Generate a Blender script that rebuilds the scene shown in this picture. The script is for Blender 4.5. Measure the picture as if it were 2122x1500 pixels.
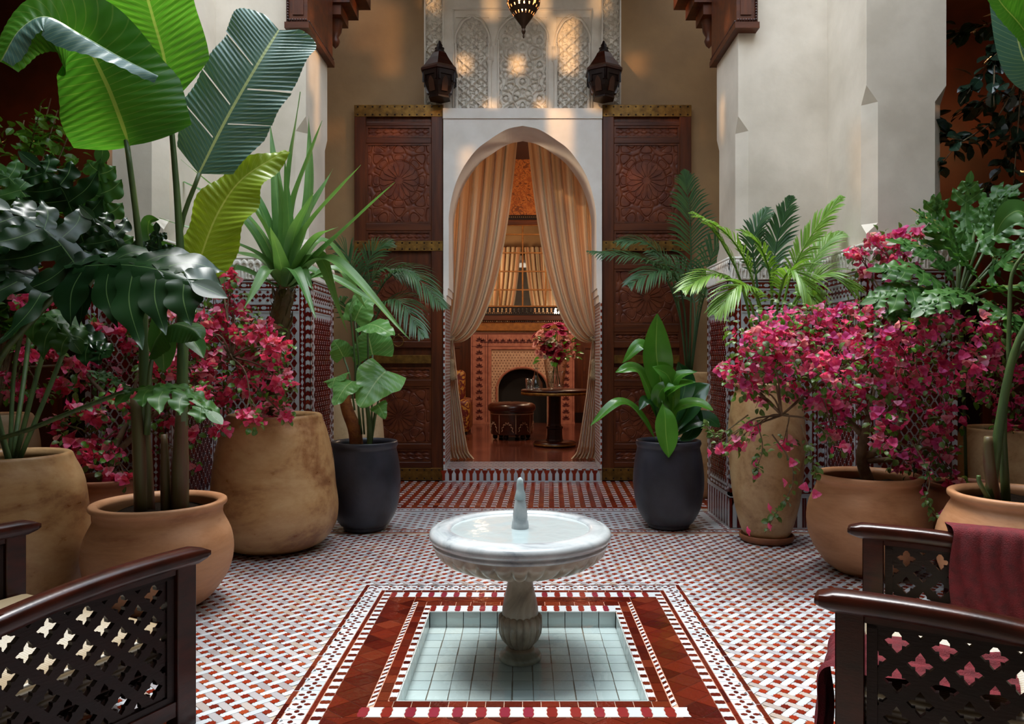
import bpy, math, random
import numpy as np
from mathutils import Vector, Matrix, noise as mnoise

random.seed(7)
RNG = np.random.default_rng(7)
PI = math.pi
SC = bpy.context.scene
COL = SC.collection
for o in list(bpy.data.objects):
    bpy.data.objects.remove(o)

# ------------------------------------------------------------------ camera, sky, sun, exposure
FPX, EYE, VX, VY = 1540.0, 1.4, 1083.0, 743.0
cd = bpy.data.cameras.new('camera'); cam = bpy.data.objects.new('camera', cd); COL.objects.link(cam)
cam.location = (0, 0, EYE); cam.rotation_euler = (PI / 2, 0, 0)
cd.sensor_width = 36; cd.lens = FPX / 2122 * 36
cd.shift_x = -(VX - 1061) / 2122; cd.shift_y = (VY - 750) / 2122
cd.clip_start = 0.05; cd.clip_end = 100
SC.camera = cam
SC.view_settings.view_transform = 'Standard'; SC.view_settings.look = 'None'
SC.view_settings.gamma = 1; SC.view_settings.use_curve_mapping = False
SC.view_settings.exposure = 0.5

w = bpy.data.worlds.new('sky'); SC.world = w; w.use_nodes = True
bg = w.node_tree.nodes['Background']
bg.inputs[0].default_value = (0.74, 0.86, 1.0, 1); bg.inputs[1].default_value = 3.4
sd = bpy.data.lights.new('sun', 'SUN'); sd.energy = 4.0; sd.angle = math.radians(26); sd.color = (1.0, 0.98, 0.95)
sun = bpy.data.objects.new('sun', sd); COL.objects.link(sun)
sun.rotation_euler = (math.radians(-9), math.radians(-4), 0)

def lamp(name, loc, e, col, size=0.15):
    l = bpy.data.lights.new(name, 'POINT'); l.energy = e; l.color = col; l.shadow_soft_size = size
    o = bpy.data.objects.new(name, l); COL.objects.link(o); o.location = loc; return o
lamp('salon_lamp', (-1.3, 10.6, 3.6), 105, (1.0, 0.76, 0.52), 0.25)
lamp('salon_lamp', (1.4, 12.6, 3.6), 100, (1.0, 0.76, 0.52), 0.25)
lamp('salon_lamp', (0.9, 9.9, 2.6), 22, (1.0, 0.86, 0.7), 0.1)
lamp('gallery_lamp', (4.9, 7.2, 3.9), 22, (1.0, 0.45, 0.16), 0.06)
lamp('gallery_lamp', (-4.7, 6.6, 3.6), 22, (1.0, 0.45, 0.16), 0.06)

def P(px, py, Y):
    """the point at depth Y (metres from the lens) seen at photograph pixel px, py"""
    return Vector(((px - VX) / FPX * Y, Y, EYE - (py - VY) / FPX * Y))

# ------------------------------------------------------------------ mesh builder
class MB:
    def __init__(s): s.v = []; s.f = []; s.m = []; s.uv = []; s.n = 0; s.hasuv = False
    def add(s, vs, fs, mi=0, uv=None):
        b = s.n; s.v.extend(tuple(p) for p in vs); s.n = len(s.v)
        s.f.extend(tuple(i + b for i in f) for f in fs)
        s.m.extend([mi] * len(fs))
        if uv is not None: s.hasuv = True; s.uv.extend(uv)
        else: s.uv.extend([(0, 0)] * len(vs))
        return s
    def data(s, name, mats, smooth=False):
        me = bpy.data.meshes.new(name); me.from_pydata(s.v, [], s.f)
        for m in (mats if isinstance(mats, (list, tuple)) else [mats]): me.materials.append(m)
        if len(s.f):
            me.polygons.foreach_set('material_index', s.m)
            me.polygons.foreach_set('use_smooth', [bool(smooth)] * len(s.f))
        if s.hasuv:
            li = np.empty(len(me.loops), dtype=np.int32); me.loops.foreach_get('vertex_index', li)
            a = np.array(s.uv, dtype=np.float32)[li]
            me.uv_layers.new(name='UVMap').data.foreach_set('uv', a.ravel())
        me.update(); return me
    def build(s, name, mats, parent=None, smooth=False, **k):
        o = bpy.data.objects.new(name, s.data(name, mats, smooth)); COL.objects.link(o)
        if parent: o.parent = parent
        for a, b in k.items(): o[a] = b
        return o

def inst(name, me, loc=(0, 0, 0), rot=None, parent=None, scale=None, mat4=None):
    o = bpy.data.objects.new(name, me); COL.objects.link(o)
    if parent: o.parent = parent
    if mat4 is not None: o.matrix_basis = mat4
    else:
        o.location = loc
        if rot: o.rotation_euler = rot
        if scale: o.scale = scale
    return o
def tag(o, label=None, cat=None, group=None, kind=None):
    if label: o['label'] = label
    if cat: o['category'] = cat
    if group: o['group'] = group
    if kind: o['kind'] = kind
    return o
def thing(name, label, cat, loc=(0, 0, 0), rz=0, group=None):
    o = bpy.data.objects.new(name, None); COL.objects.link(o); o.empty_display_size = .1
    o.location = loc; o.rotation_euler = (0, 0, rz)
    return tag(o, label, cat, group)
def struct(name, mb, mats, smooth=False, label=None):
    o = mb.build(name, mats, None, smooth); o['kind'] = 'structure'
    if label: o['label'] = label
    return o
def copy_tree(o, parent=None):
    c = o.copy(); COL.objects.link(c); c.parent = parent
    for ch in list(o.children): copy_tree(ch, c)
    return c

BOXF = [(0, 3, 2, 1), (4, 5, 6, 7), (0, 1, 5, 4), (1, 2, 6, 5), (2, 3, 7, 6), (3, 0, 4, 7)]
def box(mb, x0, x1, y0, y1, z0, z1, mi=0):
    mb.add([(x0, y0, z0), (x1, y0, z0), (x1, y1, z0), (x0, y1, z0), (x0, y0, z1), (x1, y0, z1), (x1, y1, z1), (x0, y1, z1)], BOXF, mi); return mb
class Fr:
    """local frame: u, v in a plane, n out of it"""
    def __init__(s, o, u, v, n): s.o, s.u, s.v, s.n = Vector(o), Vector(u), Vector(v), Vector(n)
    def p(s, a, b, c=0): return s.o + s.u * a + s.v * b + s.n * c
def fbox(mb, fr, a0, a1, b0, b1, c0, c1, mi=0, bev=0.0):
    if bev <= 0:
        mb.add([fr.p(a, b, c) for c in (c0, c1) for a, b in ((a0, b0), (a1, b0), (a1, b1), (a0, b1))], BOXF, mi)
    else:
        prism(mb, fr, [(a0, b0), (a1, b0), (a1, b1), (a0, b1)], c0, c1, mi, bev)
    return mb
def prism(mb, fr, poly, c0, c1, mi=0, bev=0.0, bottom=False):
    n = len(poly)
    if bev > 0:
        cx = sum(p[0] for p in poly) / n; cy = sum(p[1] for p in poly) / n
        ext = max(max(abs(p[0] - cx), abs(p[1] - cy)) for p in poly); mn = min(max(abs(p[0] - cx), abs(p[1] - cy)) for p in poly)
        xs = [abs(p[0] - cx) for p in poly]; ys = [abs(p[1] - cy) for p in poly]
        kx = 1 - bev / max(max(xs), 1e-6); ky = 1 - bev / max(max(ys), 1e-6)
        top = [(cx + (p[0] - cx) * kx, cy + (p[1] - cy) * ky) for p in poly]
        vs = [fr.p(a, b, c0) for a, b in poly] + [fr.p(a, b, c1 - bev) for a, b in poly] + [fr.p(a, b, c1) for a, b in top]
        fs = [(i, (i + 1) % n, n + (i + 1) % n, n + i) for i in range(n)] + [(n + i, n + (i + 1) % n, 2 * n + (i + 1) % n, 2 * n + i) for i in range(n)] + [tuple(range(2 * n, 3 * n))]
    else:
        vs = [fr.p(a, b, c0) for a, b in poly] + [fr.p(a, b, c1) for a, b in poly]
        fs = [(i, (i + 1) % n, n + (i + 1) % n, n + i) for i in range(n)] + [tuple(range(n, 2 * n))]
    if bottom: fs.append(tuple(range(n - 1, -1, -1)))
    mb.add(vs, fs, mi); return mb
def grid(mb, pts, nu, nv, mi=0, closed=False, uv=True, skip=None):
    """pts row-major nu x nv"""
    fs = []
    for i in range(nu - 1):
        for j in range(nv if closed else nv - 1):
            if skip and skip(i, j): continue
            j2 = (j + 1) % nv
            fs.append((i * nv + j, i * nv + j2, (i + 1) * nv + j2, (i + 1) * nv + j))
    u = [(i / (nu - 1), j / (nv - 1 if not closed else nv)) for i in range(nu) for j in range(nv)] if uv else None
    mb.add(pts, fs, mi, u); return mb
def lathe(mb, prof, n=48, c=(0, 0, 0), mi=0, mod=None, cap=False):
    pts = []
    for k, (r, z) in enumerate(prof):
        for j in range(n):
            a = 2 * PI * j / n; rr, zz = (r, z) if mod is None else mod(k, r, z, a)
            pts.append((c[0] + rr * math.cos(a), c[1] + rr * math.sin(a), c[2] + zz))
    fs = [(i * n + j, i * n + (j + 1) % n, (i + 1) * n + (j + 1) % n, (i + 1) * n + j) for i in range(len(prof) - 1) for j in range(n)]
    if cap: fs.append(tuple(range(n - 1, -1, -1))); fs.append(tuple((len(prof) - 1) * n + j for j in range(n)))
    mb.add(pts, fs, mi); return mb
def spl(pts, n):
    """Catmull-Rom through tuples"""
    P_ = [np.array(p, float) for p in pts]
    if len(P_) == 2: return [P_[0] * (1 - t) + P_[1] * t for t in np.linspace(0, 1, n)]
    Q = [2 * P_[0] - P_[1]] + P_ + [2 * P_[-1] - P_[-2]]; out = []; m = len(P_) - 1
    for k in range(n):
        s = k / (n - 1) * m; i = min(int(s), m - 1); t = s - i; a, b, c, d = Q[i], Q[i + 1], Q[i + 2], Q[i + 3]
        out.append(0.5 * (2 * b + (c - a) * t + (2 * a - 5 * b + 4 * c - d) * t * t + (3 * b - a - 3 * c + d) * t ** 3))
    return out
def tube(mb, pts, rad, n=8, mi=0, k=None):
    pts = spl([tuple(p) for p in pts], k or max(2, 3 * len(pts)))
    m = len(pts); rads = np.interp(np.linspace(0, 1, m), np.linspace(0, 1, len(rad)), rad) if hasattr(rad, '__len__') else [rad] * m
    vs = []; ref = Vector((0.31, -0.8, 0.5))
    for i in range(m):
        T = Vector(pts[min(i + 1, m - 1)] - pts[max(i - 1, 0)]).normalized()
        A = T.cross(ref).normalized(); B = T.cross(A)
        ref = ref - T * ref.dot(T) if (ref - T * ref.dot(T)).length > .1 else B
        for j in range(n):
            a = 2 * PI * j / n; vs.append(Vector(pts[i]) + (A * math.cos(a) + B * math.sin(a)) * float(rads[i]))
    fs = [(i * n + j, i * n + (j + 1) % n, (i + 1) * n + (j + 1) % n, (i + 1) * n + j) for i in range(m - 1) for j in range(n)]
    fs += [tuple(range(n - 1, -1, -1)), tuple((m - 1) * n + j for j in range(n))]
    mb.add(vs, fs, mi); return mb
def hfield(mb, fr, a0, a1, b0, b1, na, nb, fn, mi=0, mask=None):
    """relief panel: height fn(A,B) arrays over frame plane"""
    A, B = np.meshgrid(np.linspace(a0, a1, na), np.linspace(b0, b1, nb)); H = fn(A, B)
    o, u, v, n = (np.array(x) for x in (fr.o, fr.u, fr.v, fr.n))
    V = o + A[..., None] * u + B[..., None] * v + H[..., None] * n
    idx = np.arange(na * nb).reshape(nb, na)
    F = np.stack([idx[:-1, :-1], idx[:-1, 1:], idx[1:, 1:], idx[1:, :-1]], -1)
    if mask is not None:
        K = mask(A, B); K = K[:-1, :-1] | K[1:, 1:]; F = F[K]
    mb.add(V.reshape(-1, 3).tolist(), F.reshape(-1, 4).tolist(), mi); return mb

# ------------------------------------------------------------------ materials
def rgb(h):
    h = h.lstrip('#'); c = [int(h[i:i + 2], 16) / 255 for i in (0, 2, 4)]
    return tuple(((x / 12.92) if x <= .04045 else ((x + .055) / 1.055) ** 2.4) for x in c) + (1,)
class NT:
    def __init__(s, name):
        s.m = bpy.data.materials.new(name); s.m.use_nodes = True; s.t = s.m.node_tree
        s.b = s.t.nodes['Principled BSDF']; s.out = s.t.nodes['Material Output']
    def n(s, typ, **k):
        nd = s.t.nodes.new(typ)
        for a, b in k.items():
            if a.startswith('i_'): nd.inputs[a[2:].replace('_', ' ')].default_value = b
            else: setattr(nd, a, b)
        return nd
    def l(s, a, b): s.t.links.new(a, b)
    def noise(s, scale, detail=4, vec=None, rough=.55, dist=0):
        nd = s.n('ShaderNodeTexNoise'); nd.inputs['Scale'].default_value = scale; nd.inputs['Detail'].default_value = detail
        nd.inputs['Roughness'].default_value = rough; nd.inputs['Distortion'].default_value = dist
        if vec is not None: s.l(vec, nd.inputs['Vector'])
        return nd.outputs[0]
    def ramp(s, f, stops):
        r = s.n('ShaderNodeValToRGB'); e = r.color_ramp.elements
        while len(e) < len(stops): e.new(.5)
        for i, (p, c) in enumerate(stops): e[i].position = p; e[i].color = c if len(c) == 4 else (*c, 1)
        s.l(f, r.inputs[0]); return r.outputs[0]
    def mix(s, f, a, b, typ='MIX'):
        x = s.n('ShaderNodeMix', data_type='RGBA', blend_type=typ)
        for sock, val in ((x.inputs[0], f), (x.inputs[6], a), (x.inputs[7], b)):
            if hasattr(val, 'is_linked') or hasattr(val, 'links'): s.l(val, sock)
            else: sock.default_value = val
        return x.outputs[2]
    def math(s, op, a, b=0.0):
        x = s.n('ShaderNodeMath', operation=op)
        for sock, val in ((x.inputs[0], a), (x.inputs[1], b)):
            if hasattr(val, 'links'): s.l(val, sock)
            else: sock.default_value = val
        return x.outputs[0]
    def bump(s, h, strength=.2, dist=.01):
        b = s.n('ShaderNodeBump'); b.inputs['Strength'].default_value = strength; b.inputs['Distance'].default_value = dist
        s.l(h, b.inputs['Height']); s.l(b.outputs[0], s.b.inputs['Normal']); return b
    def obj(s): return s.n('ShaderNodeTexCoord').outputs['Object']
def simple(name, c1, c2=None, rough=.5, scale=6, detail=5, bump=.1, bscale=None, metal=0, spec=.5, stretch=None, bd=.01, coat=0):
    t = NT(name); v = t.obj()
    if stretch:
        mp = t.n('ShaderNodeMapping'); mp.inputs['Scale'].default_value = stretch; t.l(v, mp.inputs[0]); v = mp.outputs[0]
    f = t.noise(scale, detail, v)
    if c2 is not None: t.l(t.ramp(f, [(.32, rgb(c1)), (.68, rgb(c2))]), t.b.inputs['Base Color'])
    else: t.b.inputs['Base Color'].default_value = rgb(c1)
    t.b.inputs['Roughness'].default_value = rough; t.b.inputs['Metallic'].default_value = metal
    t.b.inputs['Specular IOR Level'].default_value = spec
    if coat: t.b.inputs['Coat Weight'].default_value = coat; t.b.inputs['Coat Roughness'].default_value = .15
    if bump: t.bump(t.noise(bscale or scale * 4, 5, v), bump, bd)
    return t.m
def tile(name, cols, rough=.2, bump=.25):
    t = NT(name); g = t.n('ShaderNodeNewGeometry'); oi = t.n('ShaderNodeObjectInfo')
    r = t.math('FRACT', t.math('ADD', g.outputs['Random Per Island'], t.math('MULTIPLY', oi.outputs['Random'], 7.31)))
    n = len(cols); c = t.ramp(r, [(i / max(n - 1, 1), rgb(x)) for i, x in enumerate(cols)])
    v = g.outputs['Position']; f = t.noise(45, 3, v)
    t.l(t.mix(t.math('MULTIPLY', f, .35), c, (.5, .4, .38, 1), 'SOFT_LIGHT'), t.b.inputs['Base Color'])
    t.b.inputs['Roughness'].default_value = rough
    t.bump(t.noise(22, 2, v), bump, .004)
    return t.m
M = {}
M['star'] = tile('red_zellige', ['#5a160c', '#7c2410', '#8c2c14', '#6b1c10', '#a04a28'], .22)
M['deepred'] = tile('oxblood_zellige', ['#43110a', '#54190e', '#601f11', '#3a0e09', '#6a2a18'], .10, .5)
M['lozred'] = tile('maroon_zellige', ['#4e120e', '#641812', '#6c1c10', '#561410', '#7a2a1a'], .18)
M['whitez'] = tile('white_zellige', ['#b4bcc0', '#c4cace', '#aeb6ba', '#ccd0d2'], .2)
M['greyz'] = tile('warm_grey_zellige', ['#98979a', '#a8a5a5', '#8e8d91', '#a49688', '#b0afb1'], .22)
M['poolz'] = tile('pool_white_zellige', ['#aab4b4', '#bac2c0', '#b2bcbc', '#c2c8c4'], .18)
M['pinkz'] = tile('wine_zellige', ['#6c1f2a', '#782534', '#74241e', '#661a15'], .12, .5)
M['grout'] = simple('pale_grout', '#b3a28f', '#8e7f70', .8, 30, bump=.2)
M['wgrout'] = simple('white_grout', '#b9bcbc', '#a5a7a8', .6, 30, bump=.15)
M['redgrout'] = simple('pink_grout', '#c79a80', '#a87860', .75, 30, bump=.1)
M['plaster'] = simple('ivory_tadelakt', '#e8dccb', '#cabeac', .55, 1.7, 8, .12, 9, bd=.02)
M['tanwall'] = simple('tan_tadelakt', '#a08058', '#876a48', .6, 1.5, 7, .12, 9, bd=.02)
M['stucco'] = simple('carved_white_plaster', '#eae4da', '#d8d0c4', .7, 6, 4, .1)
M['whitepl'] = simple('smooth_white_plaster', '#eae5df', '#ded8d0', .55, 4, 4, .05)
M['wood'] = simple('red_cedar', '#3e1a0b', '#602e11', .42, 5, 6, .12, 30, stretch=(3, 3, .25), coat=.05, spec=.3)
M['woodh'] = simple('red_cedar_across', '#3e1a0b', '#602e11', .42, 5, 6, .12, 30, stretch=(.25, 3, 3), coat=.05, spec=.3)
M['carved'] = simple('carved_cedar', '#4c1e0d', '#743a1e', .45, 9, 5, .1, spec=.35)
M['darkwood'] = simple('dark_walnut', '#120705', '#200c07', .4, 5, 6, .1, 30, stretch=(1, 1, 4), spec=.25)
M['railwood'] = simple('polished_dark_walnut', '#200b06', '#3c150a', .28, 5, 6, .06, 30, stretch=(2, 2, 6), coat=.12, spec=.35)
M['brass'] = simple('aged_brass', '#8a662c', '#5c401c', .42, 14, 5, .3, 40, metal=.7)
M['brassd'] = simple('dark_brass', '#3a2412', '#2a180c', .4, 14, bump=.2, metal=.6)
M['poolgrout'] = simple('brown_grout', '#5c5042', '#74685a', .8, 30, bump=.1)
M['black'] = simple('soot', '#070505', '#0c0908', .8, bump=0)
M['soil'] = simple('potting_soil', '#0e0a07', '#1c130c', 1, 30, 6, .8, 60, spec=.05)
M['darkwall'] = simple('red_brown_cedar_wall', '#4a2012', '#2b130b', .6, 2, 5, .1)  # dark reddish-brown cedar of the gallery walls
M['ceil'] = simple('ceiling_cedar', '#3a1c10', '#2a140c', .6, 3, bump=.1)

def claymat(name, stops, scale=2.0, rough=.4, streak=(1, 1, 1), bump=.1):
    t = NT(name); v = t.obj(); mp = t.n('ShaderNodeMapping'); mp.inputs['Scale'].default_value = streak; t.l(v, mp.inputs[0]); oi = t.n('ShaderNodeObjectInfo')
    ad = t.n('ShaderNodeVectorMath', operation='ADD'); t.l(mp.outputs[0], ad.inputs[0]); t.l(oi.outputs['Location'], ad.inputs[1]); v = ad.outputs[0]
    a_ = t.noise(scale, 12, v, .62, .6); b_ = t.noise(scale * 9, 6, v, .6); f = t.math('ADD', t.math('MULTIPLY', a_, .8), t.math('MULTIPLY', b_, .2))
    t.l(t.ramp(f, [(p, rgb(h)) for p, h in stops]), t.b.inputs['Base Color']); t.l(t.ramp(b_, [(.3, (rough - .1,) * 3), (.7, (rough + .15,) * 3)]), t.b.inputs['Roughness']); t.bump(t.noise(40, 5, v), bump, .006); return t.m
# ================================================================== setting: shell
WB = 8.6                                        # back wall plane
FLR = Fr((0, 0, 0), (1, 0, 0), (0, 1, 0), (0, 0, 1))
BX, BY0, BY1 = .515, 3.04, 4.115                # basin
OX, OY0, OY1 = .967, 2.52, 4.60                 # outer edge of the pool border
mb = MB()
for a in ((-7, 7, -2.5, BY0), (-7, -BX, BY0, BY1), (BX, 7, BY0, BY1), (-7, 7, BY1, 9.1)):
    box(mb, a[0], a[1], a[2], a[3], -.3, -.003)
floor = struct('floor', mb, M['grout'])

# stars and bars of the basket weave
S2 = .092 / math.sqrt(2)
def star_poly(r, k=.74, n=8, rot=0):
    return [((r if i % 2 == 0 else r * k) * math.cos(PI * i / n + rot), (r if i % 2 == 0 else r * k) * math.sin(PI * i / n + rot)) for i in range(2 * n)]
STAR = star_poly(.0205, .76)
D = .031; W = S2 - D
def bar_poly(sgn):
    L = (W + 2 * D) / 2 - .001; h = W / 2 - .0009
    c = math.cos(PI / 4 * sgn); s = math.sin(PI / 4 * sgn)
    q = [(-L, -h * .55), (-L + .006, -h), (L - .006, -h), (L, -h * .55), (L, h * .55), (L - .006, h), (-L + .006, h), (-L, h * .55)]
    return [(x * c - y * s, x * s + y * c) for x, y in q]
def tmesh(name, poly, m, h=.0, z0=-.003): return prism(MB(), FLR, poly, z0, h, bev=.0009 if h > z0 + .001 else 0).data(name, m)
ME_STAR = tmesh('star_tile', STAR, M['star'], .0016)
ME_BW = tmesh('bar_tile', bar_poly(1), M['whitez'], .0006)
ME_BG = tmesh('bar_tile', bar_poly(-1), M['greyz'], .0006)
def inframe(x, y):
    px = VX + x / y * FPX; py = VY + EYE / y * FPX
    return -15 < px < 2137 and py < 1512
def scatter(parent, name, items, me_of, poly_of, mats, single=300, z1=.0006):
    """items: (x, y, key); the nearest in view become parts, the rest one stuff mesh"""
    vis = sorted([q for q in items if inframe(q[0], q[1]) and q[1] > 2.6], key=lambda q: q[0] ** 2 + q[1] ** 2)[:single]
    vs = set(vis)
    for x, y, k in vis: inst(name, me_of[k], (x, y, 0), (0, 0, 0), parent)
    m = MB()
    for q in items:
        if q in vs: continue
        fr = Fr((q[0], q[1], 0), (1, 0, 0), (0, 1, 0), (0, 0, 1))
        prism(m, fr, poly_of[q[2]], -.003, z1, mats.index(mats[q[2]]))
    if m.n: m.build(name, mats, parent, kind='stuff')
stars, bars = [], []
a = .092
for j in range(int(1.9 / .046), int(5.97 / .046)):
    y = j * .046
    for i in range(-42, 43):
        xs = i * a + (a / 2 if j % 2 else 0); xb = xs + a / 2
        hw = 3.9 if y > 3.8 else 2.9
        if abs(xs) < hw and not (abs(xs) < OX + .016 and OY0 < y < OY1 + .016): stars.append((xs, y, 0))
        if abs(xb) < hw and not (abs(xb) < OX - .005 and OY0 < y < OY1 - .005): bars.append((xb, y, j % 2))
scatter(floor, 'star_tile', stars, [ME_STAR], [STAR], [M['star']], 300, .0016)
scatter(floor, 'bar_tile', bars, [ME_BW, ME_BG], [bar_poly(1), bar_poly(-1)], [M['whitez'], M['greyz']], 300)

# cross bands between the courtyard and the alcove
mw, mr = MB(), MB()
def fl(m, x0, x1, y0, y1, z=.0006, g=.0012):
    prism(m, FLR, [(x0 + g, y0 + g), (x1 - g, y0 + g), (x1 - g, y1 - g), (x0 + g, y1 - g)], -.003, z)
def at(m, x, y, poly, z=.0014): prism(m, Fr((x, y, 0), (1, 0, 0), (0, 1, 0), (0, 0, 1)), poly, -.003, z)
DIA = lambda a_, b_: [(-a_, 0), (0, -b_), (a_, 0), (0, b_)]
HEX = lambda a_, b_: [(-a_, 0), (-a_ * .45, -b_), (a_ * .45, -b_), (a_, 0), (a_ * .45, b_), (-a_ * .45, b_)]
for y0, y1 in ((5.975, 6.09), (6.80, 6.97)):
    X = 3.9 if y0 < 6 else 1.75
    n = int(2 * X / .11)
    fl(mr, -X, X, y0, y0 + .018); fl(mr, -X, X, y1 - .018, y1)
    for k in range(n):
        x = -X + (k + .5) * .11; fl(mw, x - .055, x + .055, y0 + .02, y1 - .02)
        yc = (y0 + y1) / 2
        for dx, dy in ((-.03, 0), (.03, 0), (0, .022), (0, -.022)): at(mr, x + dx, yc + dy, HEX(.015, .012))
for j in range(int(6.13 / .046), int(6.78 / .046)):
    for i in range(-20, 20):
        x = i * .13 + (.065 if j % 2 else 0)
        if abs(x) < 1.62: at(mr, x, j * .046, HEX(.026, .014))
for k in range(30): fl(mw, -1.7 + k * .1133, -1.7 + (k + 1) * .1133, 6.1, 6.8, .0004)
for sx in (-1, 1):
    for k in range(12): at(mr, sx * 1.67, 6.13 + k * .058, HEX(.02, .016))
# red ground with ladders of white dashes
for i in range(-24, 25):
    x = i * .1
    for j in range(14):
        y0 = 6.98 + j * .108; dx = j * .004
        if abs(x) < 2.4:
            fl(mr, x + .048 + dx, x + .1 + dx, y0, y0 + .108, .0006); fl(mw, x + dx, x + .046 + dx, y0 + .05, y0 + .104, .0006)
            fl(mr, x + dx, x + .046 + dx, y0, y0 + .048, .0006)
mw.build('band_tile', M['whitez'], floor, kind='stuff', label='white bars of the threshold bands')
mr.build('band_tile', M['star'], floor, kind='stuff')

# ================================================================== the pool and its tiled border
pool = thing('floor_pool', 'square sunken pool of pale tiles with red zellige borders under the marble fountain', 'pool', (0, 3.58, 0))
pool.location = (0, 0, 0)
mb = MB()
box(mb, -BX - .03, BX + .03, BY0 - .03, BY1 + .03, -.13, -.092, 1)
for a in ((-BX - .03, -BX, BY0 - .03, BY1 + .03), (BX, BX + .03, BY0 - .03, BY1 + .03), (-BX, BX, BY0 - .03, BY0), (-BX, BX, BY1, BY1 + .03)):
    box(mb, *a, -.13, -.0032, 1)
for a in ((-OX, OX, OY0, BY0 - .03), (-OX, -BX - .03, BY0 - .03, BY1 + .03), (BX + .03, OX, BY0 - .03, BY1 + .03), (-OX, OX, BY1 + .03, OY1)):
    box(mb, *a, -.004, -.002)
mb.build('basin', [M['redgrout'], M['poolgrout']], pool)
# pool floor and wall tiles
n = 11; s = (2 * BX) / n; sy = (BY1 - BY0) / n
for i in range(n):
    for j in range(n):
        g = .0022; m = MB(); jx = random.uniform(-.0015, .0015); tilt = random.uniform(-.0012, .0012)
        fbox(m, Fr((0, 0, 0), (s, 0, 0), (0, sy, 0), (0, 0, 1)), -.5 + g / s, .5 - g / s, -.5 + g / sy, .5 - g / sy, -.004, .0015, 0)
        o = m.build('tile', M['poolz'], pool); o.location = (-BX + (i + .5) * s + jx, BY0 + (j + .5) * sy, -.088); o.rotation_euler = (tilt, -tilt, random.uniform(-.012, .012))
for (o_, u_, n_) in (((-BX, BY1, -.09), (1, 0, 0), (0, -1, 0)), ((-BX, BY0, -.09), (0, 1, 0), (1, 0, 0)), ((BX, BY0, -.09), (0, 1, 0), (-1, 0, 0)), ((-BX, BY0, -.09), (1, 0, 0), (0, 1, 0))):
    fr = Fr(o_, u_, (0, 0, 1), n_)
    for i in range(11):
        fbox(MB(), fr, i * s + .002, (i + 1) * s - .002, .001, .09, -.002, .003, bev=.001).build('wall_tile', M['poolz'], pool)
# borders: each ring is laid along four sides
def side(name, y_front=False): pass
def ring(x0, x1, y0a, y0b, y1a, y1b):
    """four strips: (frame, length, width) with u along and v outward, left/right/back/front"""
    Yc0, Yc1 = y0a, y1b
    return [Fr((-x0, Yc0, 0), (0, 1, 0), (-1, 0, 0), (0, 0, 1)), Fr((x0, Yc0, 0), (0, 1, 0), (1, 0, 0), (0, 0, 1))]
def strip_pieces(fr, L, Wd, pitch, polyfn, name, mat, z=.001, limit=999, first=0):
    n = max(1, round(L / pitch)); p = L / n
    for k in range(n):
        q = polyfn(k, p, Wd)
        if q is None: continue
        prism(MB(), fr, [(k * p + a_, b_) for a_, b_ in q], -.002, z, bev=.0006).build(name, mat, pool)
def rect(k, p, w_, g=.0014): return [(g, g), (p - g, g), (p - g, w_ - g), (g, w_ - g)]
def barrel_red(k, p, w_):
    g = .001; q = p * .5
    return [(g + q * .18, g), (q - q * .18, g), (q - q * .04, w_ * .3), (q - q * .1, w_ * .5), (q - q * .04, w_ * .7), (q - q * .18, w_ - g), (g + q * .18, w_ - g), (q * .04, w_ * .7), (q * .1, w_ * .5), (q * .04, w_ * .3)]
def barrel_white(k, p, w_):
    q = p * .5; o = q
    return [(o - q * .12, .001), (p + q * .12, .001), (p + q * -.0, w_ * .3), (p + q * .06, w_ * .5), (p, w_ * .7), (p + q * .12, w_ - .001), (o - q * .12, w_ - .001), (o, w_ * .7), (o - q * .06, w_ * .5), (o, w_ * .3)]
def sides(xi, xo, yb0, yb1, yf0, yf1, miter=True):
    """frames for left, right, back, front strips"""
    L = yb1 - yf0
    return [(Fr((-xo, yf0, 0), (0, 1, 0), (1, 0, 0), (0, 0, 1)), L, xo - xi), (Fr((xi, yf0, 0), (0, 1, 0), (1, 0, 0), (0, 0, 1)), L, xo - xi),
            (Fr((-xi, yb0, 0), (1, 0, 0), (0, 1, 0), (0, 0, 1)), 2 * xi, yb1 - yb0), (Fr((-xi, yf0, 0), (1, 0, 0), (0, 1, 0), (0, 0, 1)), 2 * xi, yf1 - yf0)]
# inner barrel ring (left, right, back), inner red squares
R1 = sides(BX + .003, .55, BY1 + .003, 4.21, BY0, BY0)
for fr, L, wd in R1[:3]:
    strip_pieces(fr, L, wd, .074 if L > 1.1 else .07, barrel_red, 'barrel_tile', M['pinkz'] if fr.u.x else M['deepred'])
    strip_pieces(fr, L, wd, .074 if L > 1.1 else .07, barrel_white, 'barrel_tile', M['whitez'])
for fr, L, wd in sides(.55, .60, 4.21, 4.28, BY0, BY0)[:3]: strip_pieces(fr, L, wd, .085, rect, 'border_tile', M['deepred'])
strip_pieces(Fr((-.6, 2.985, 0), (1, 0, 0), (0, 1, 0), (0, 0, 1)), 1.2, .052, .075, rect, 'border_tile', M['deepred'])
frb = Fr((-.655, 2.902, 0), (1, 0, 0), (0, 1, 0), (0, 0, 1))
strip_pieces(frb, 1.31, .082, .0955, barrel_red, 'barrel_tile', M['pinkz']); strip_pieces(frb, 1.31, .082, .0955, barrel_white, 'barrel_tile', M['whitez'])
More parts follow.
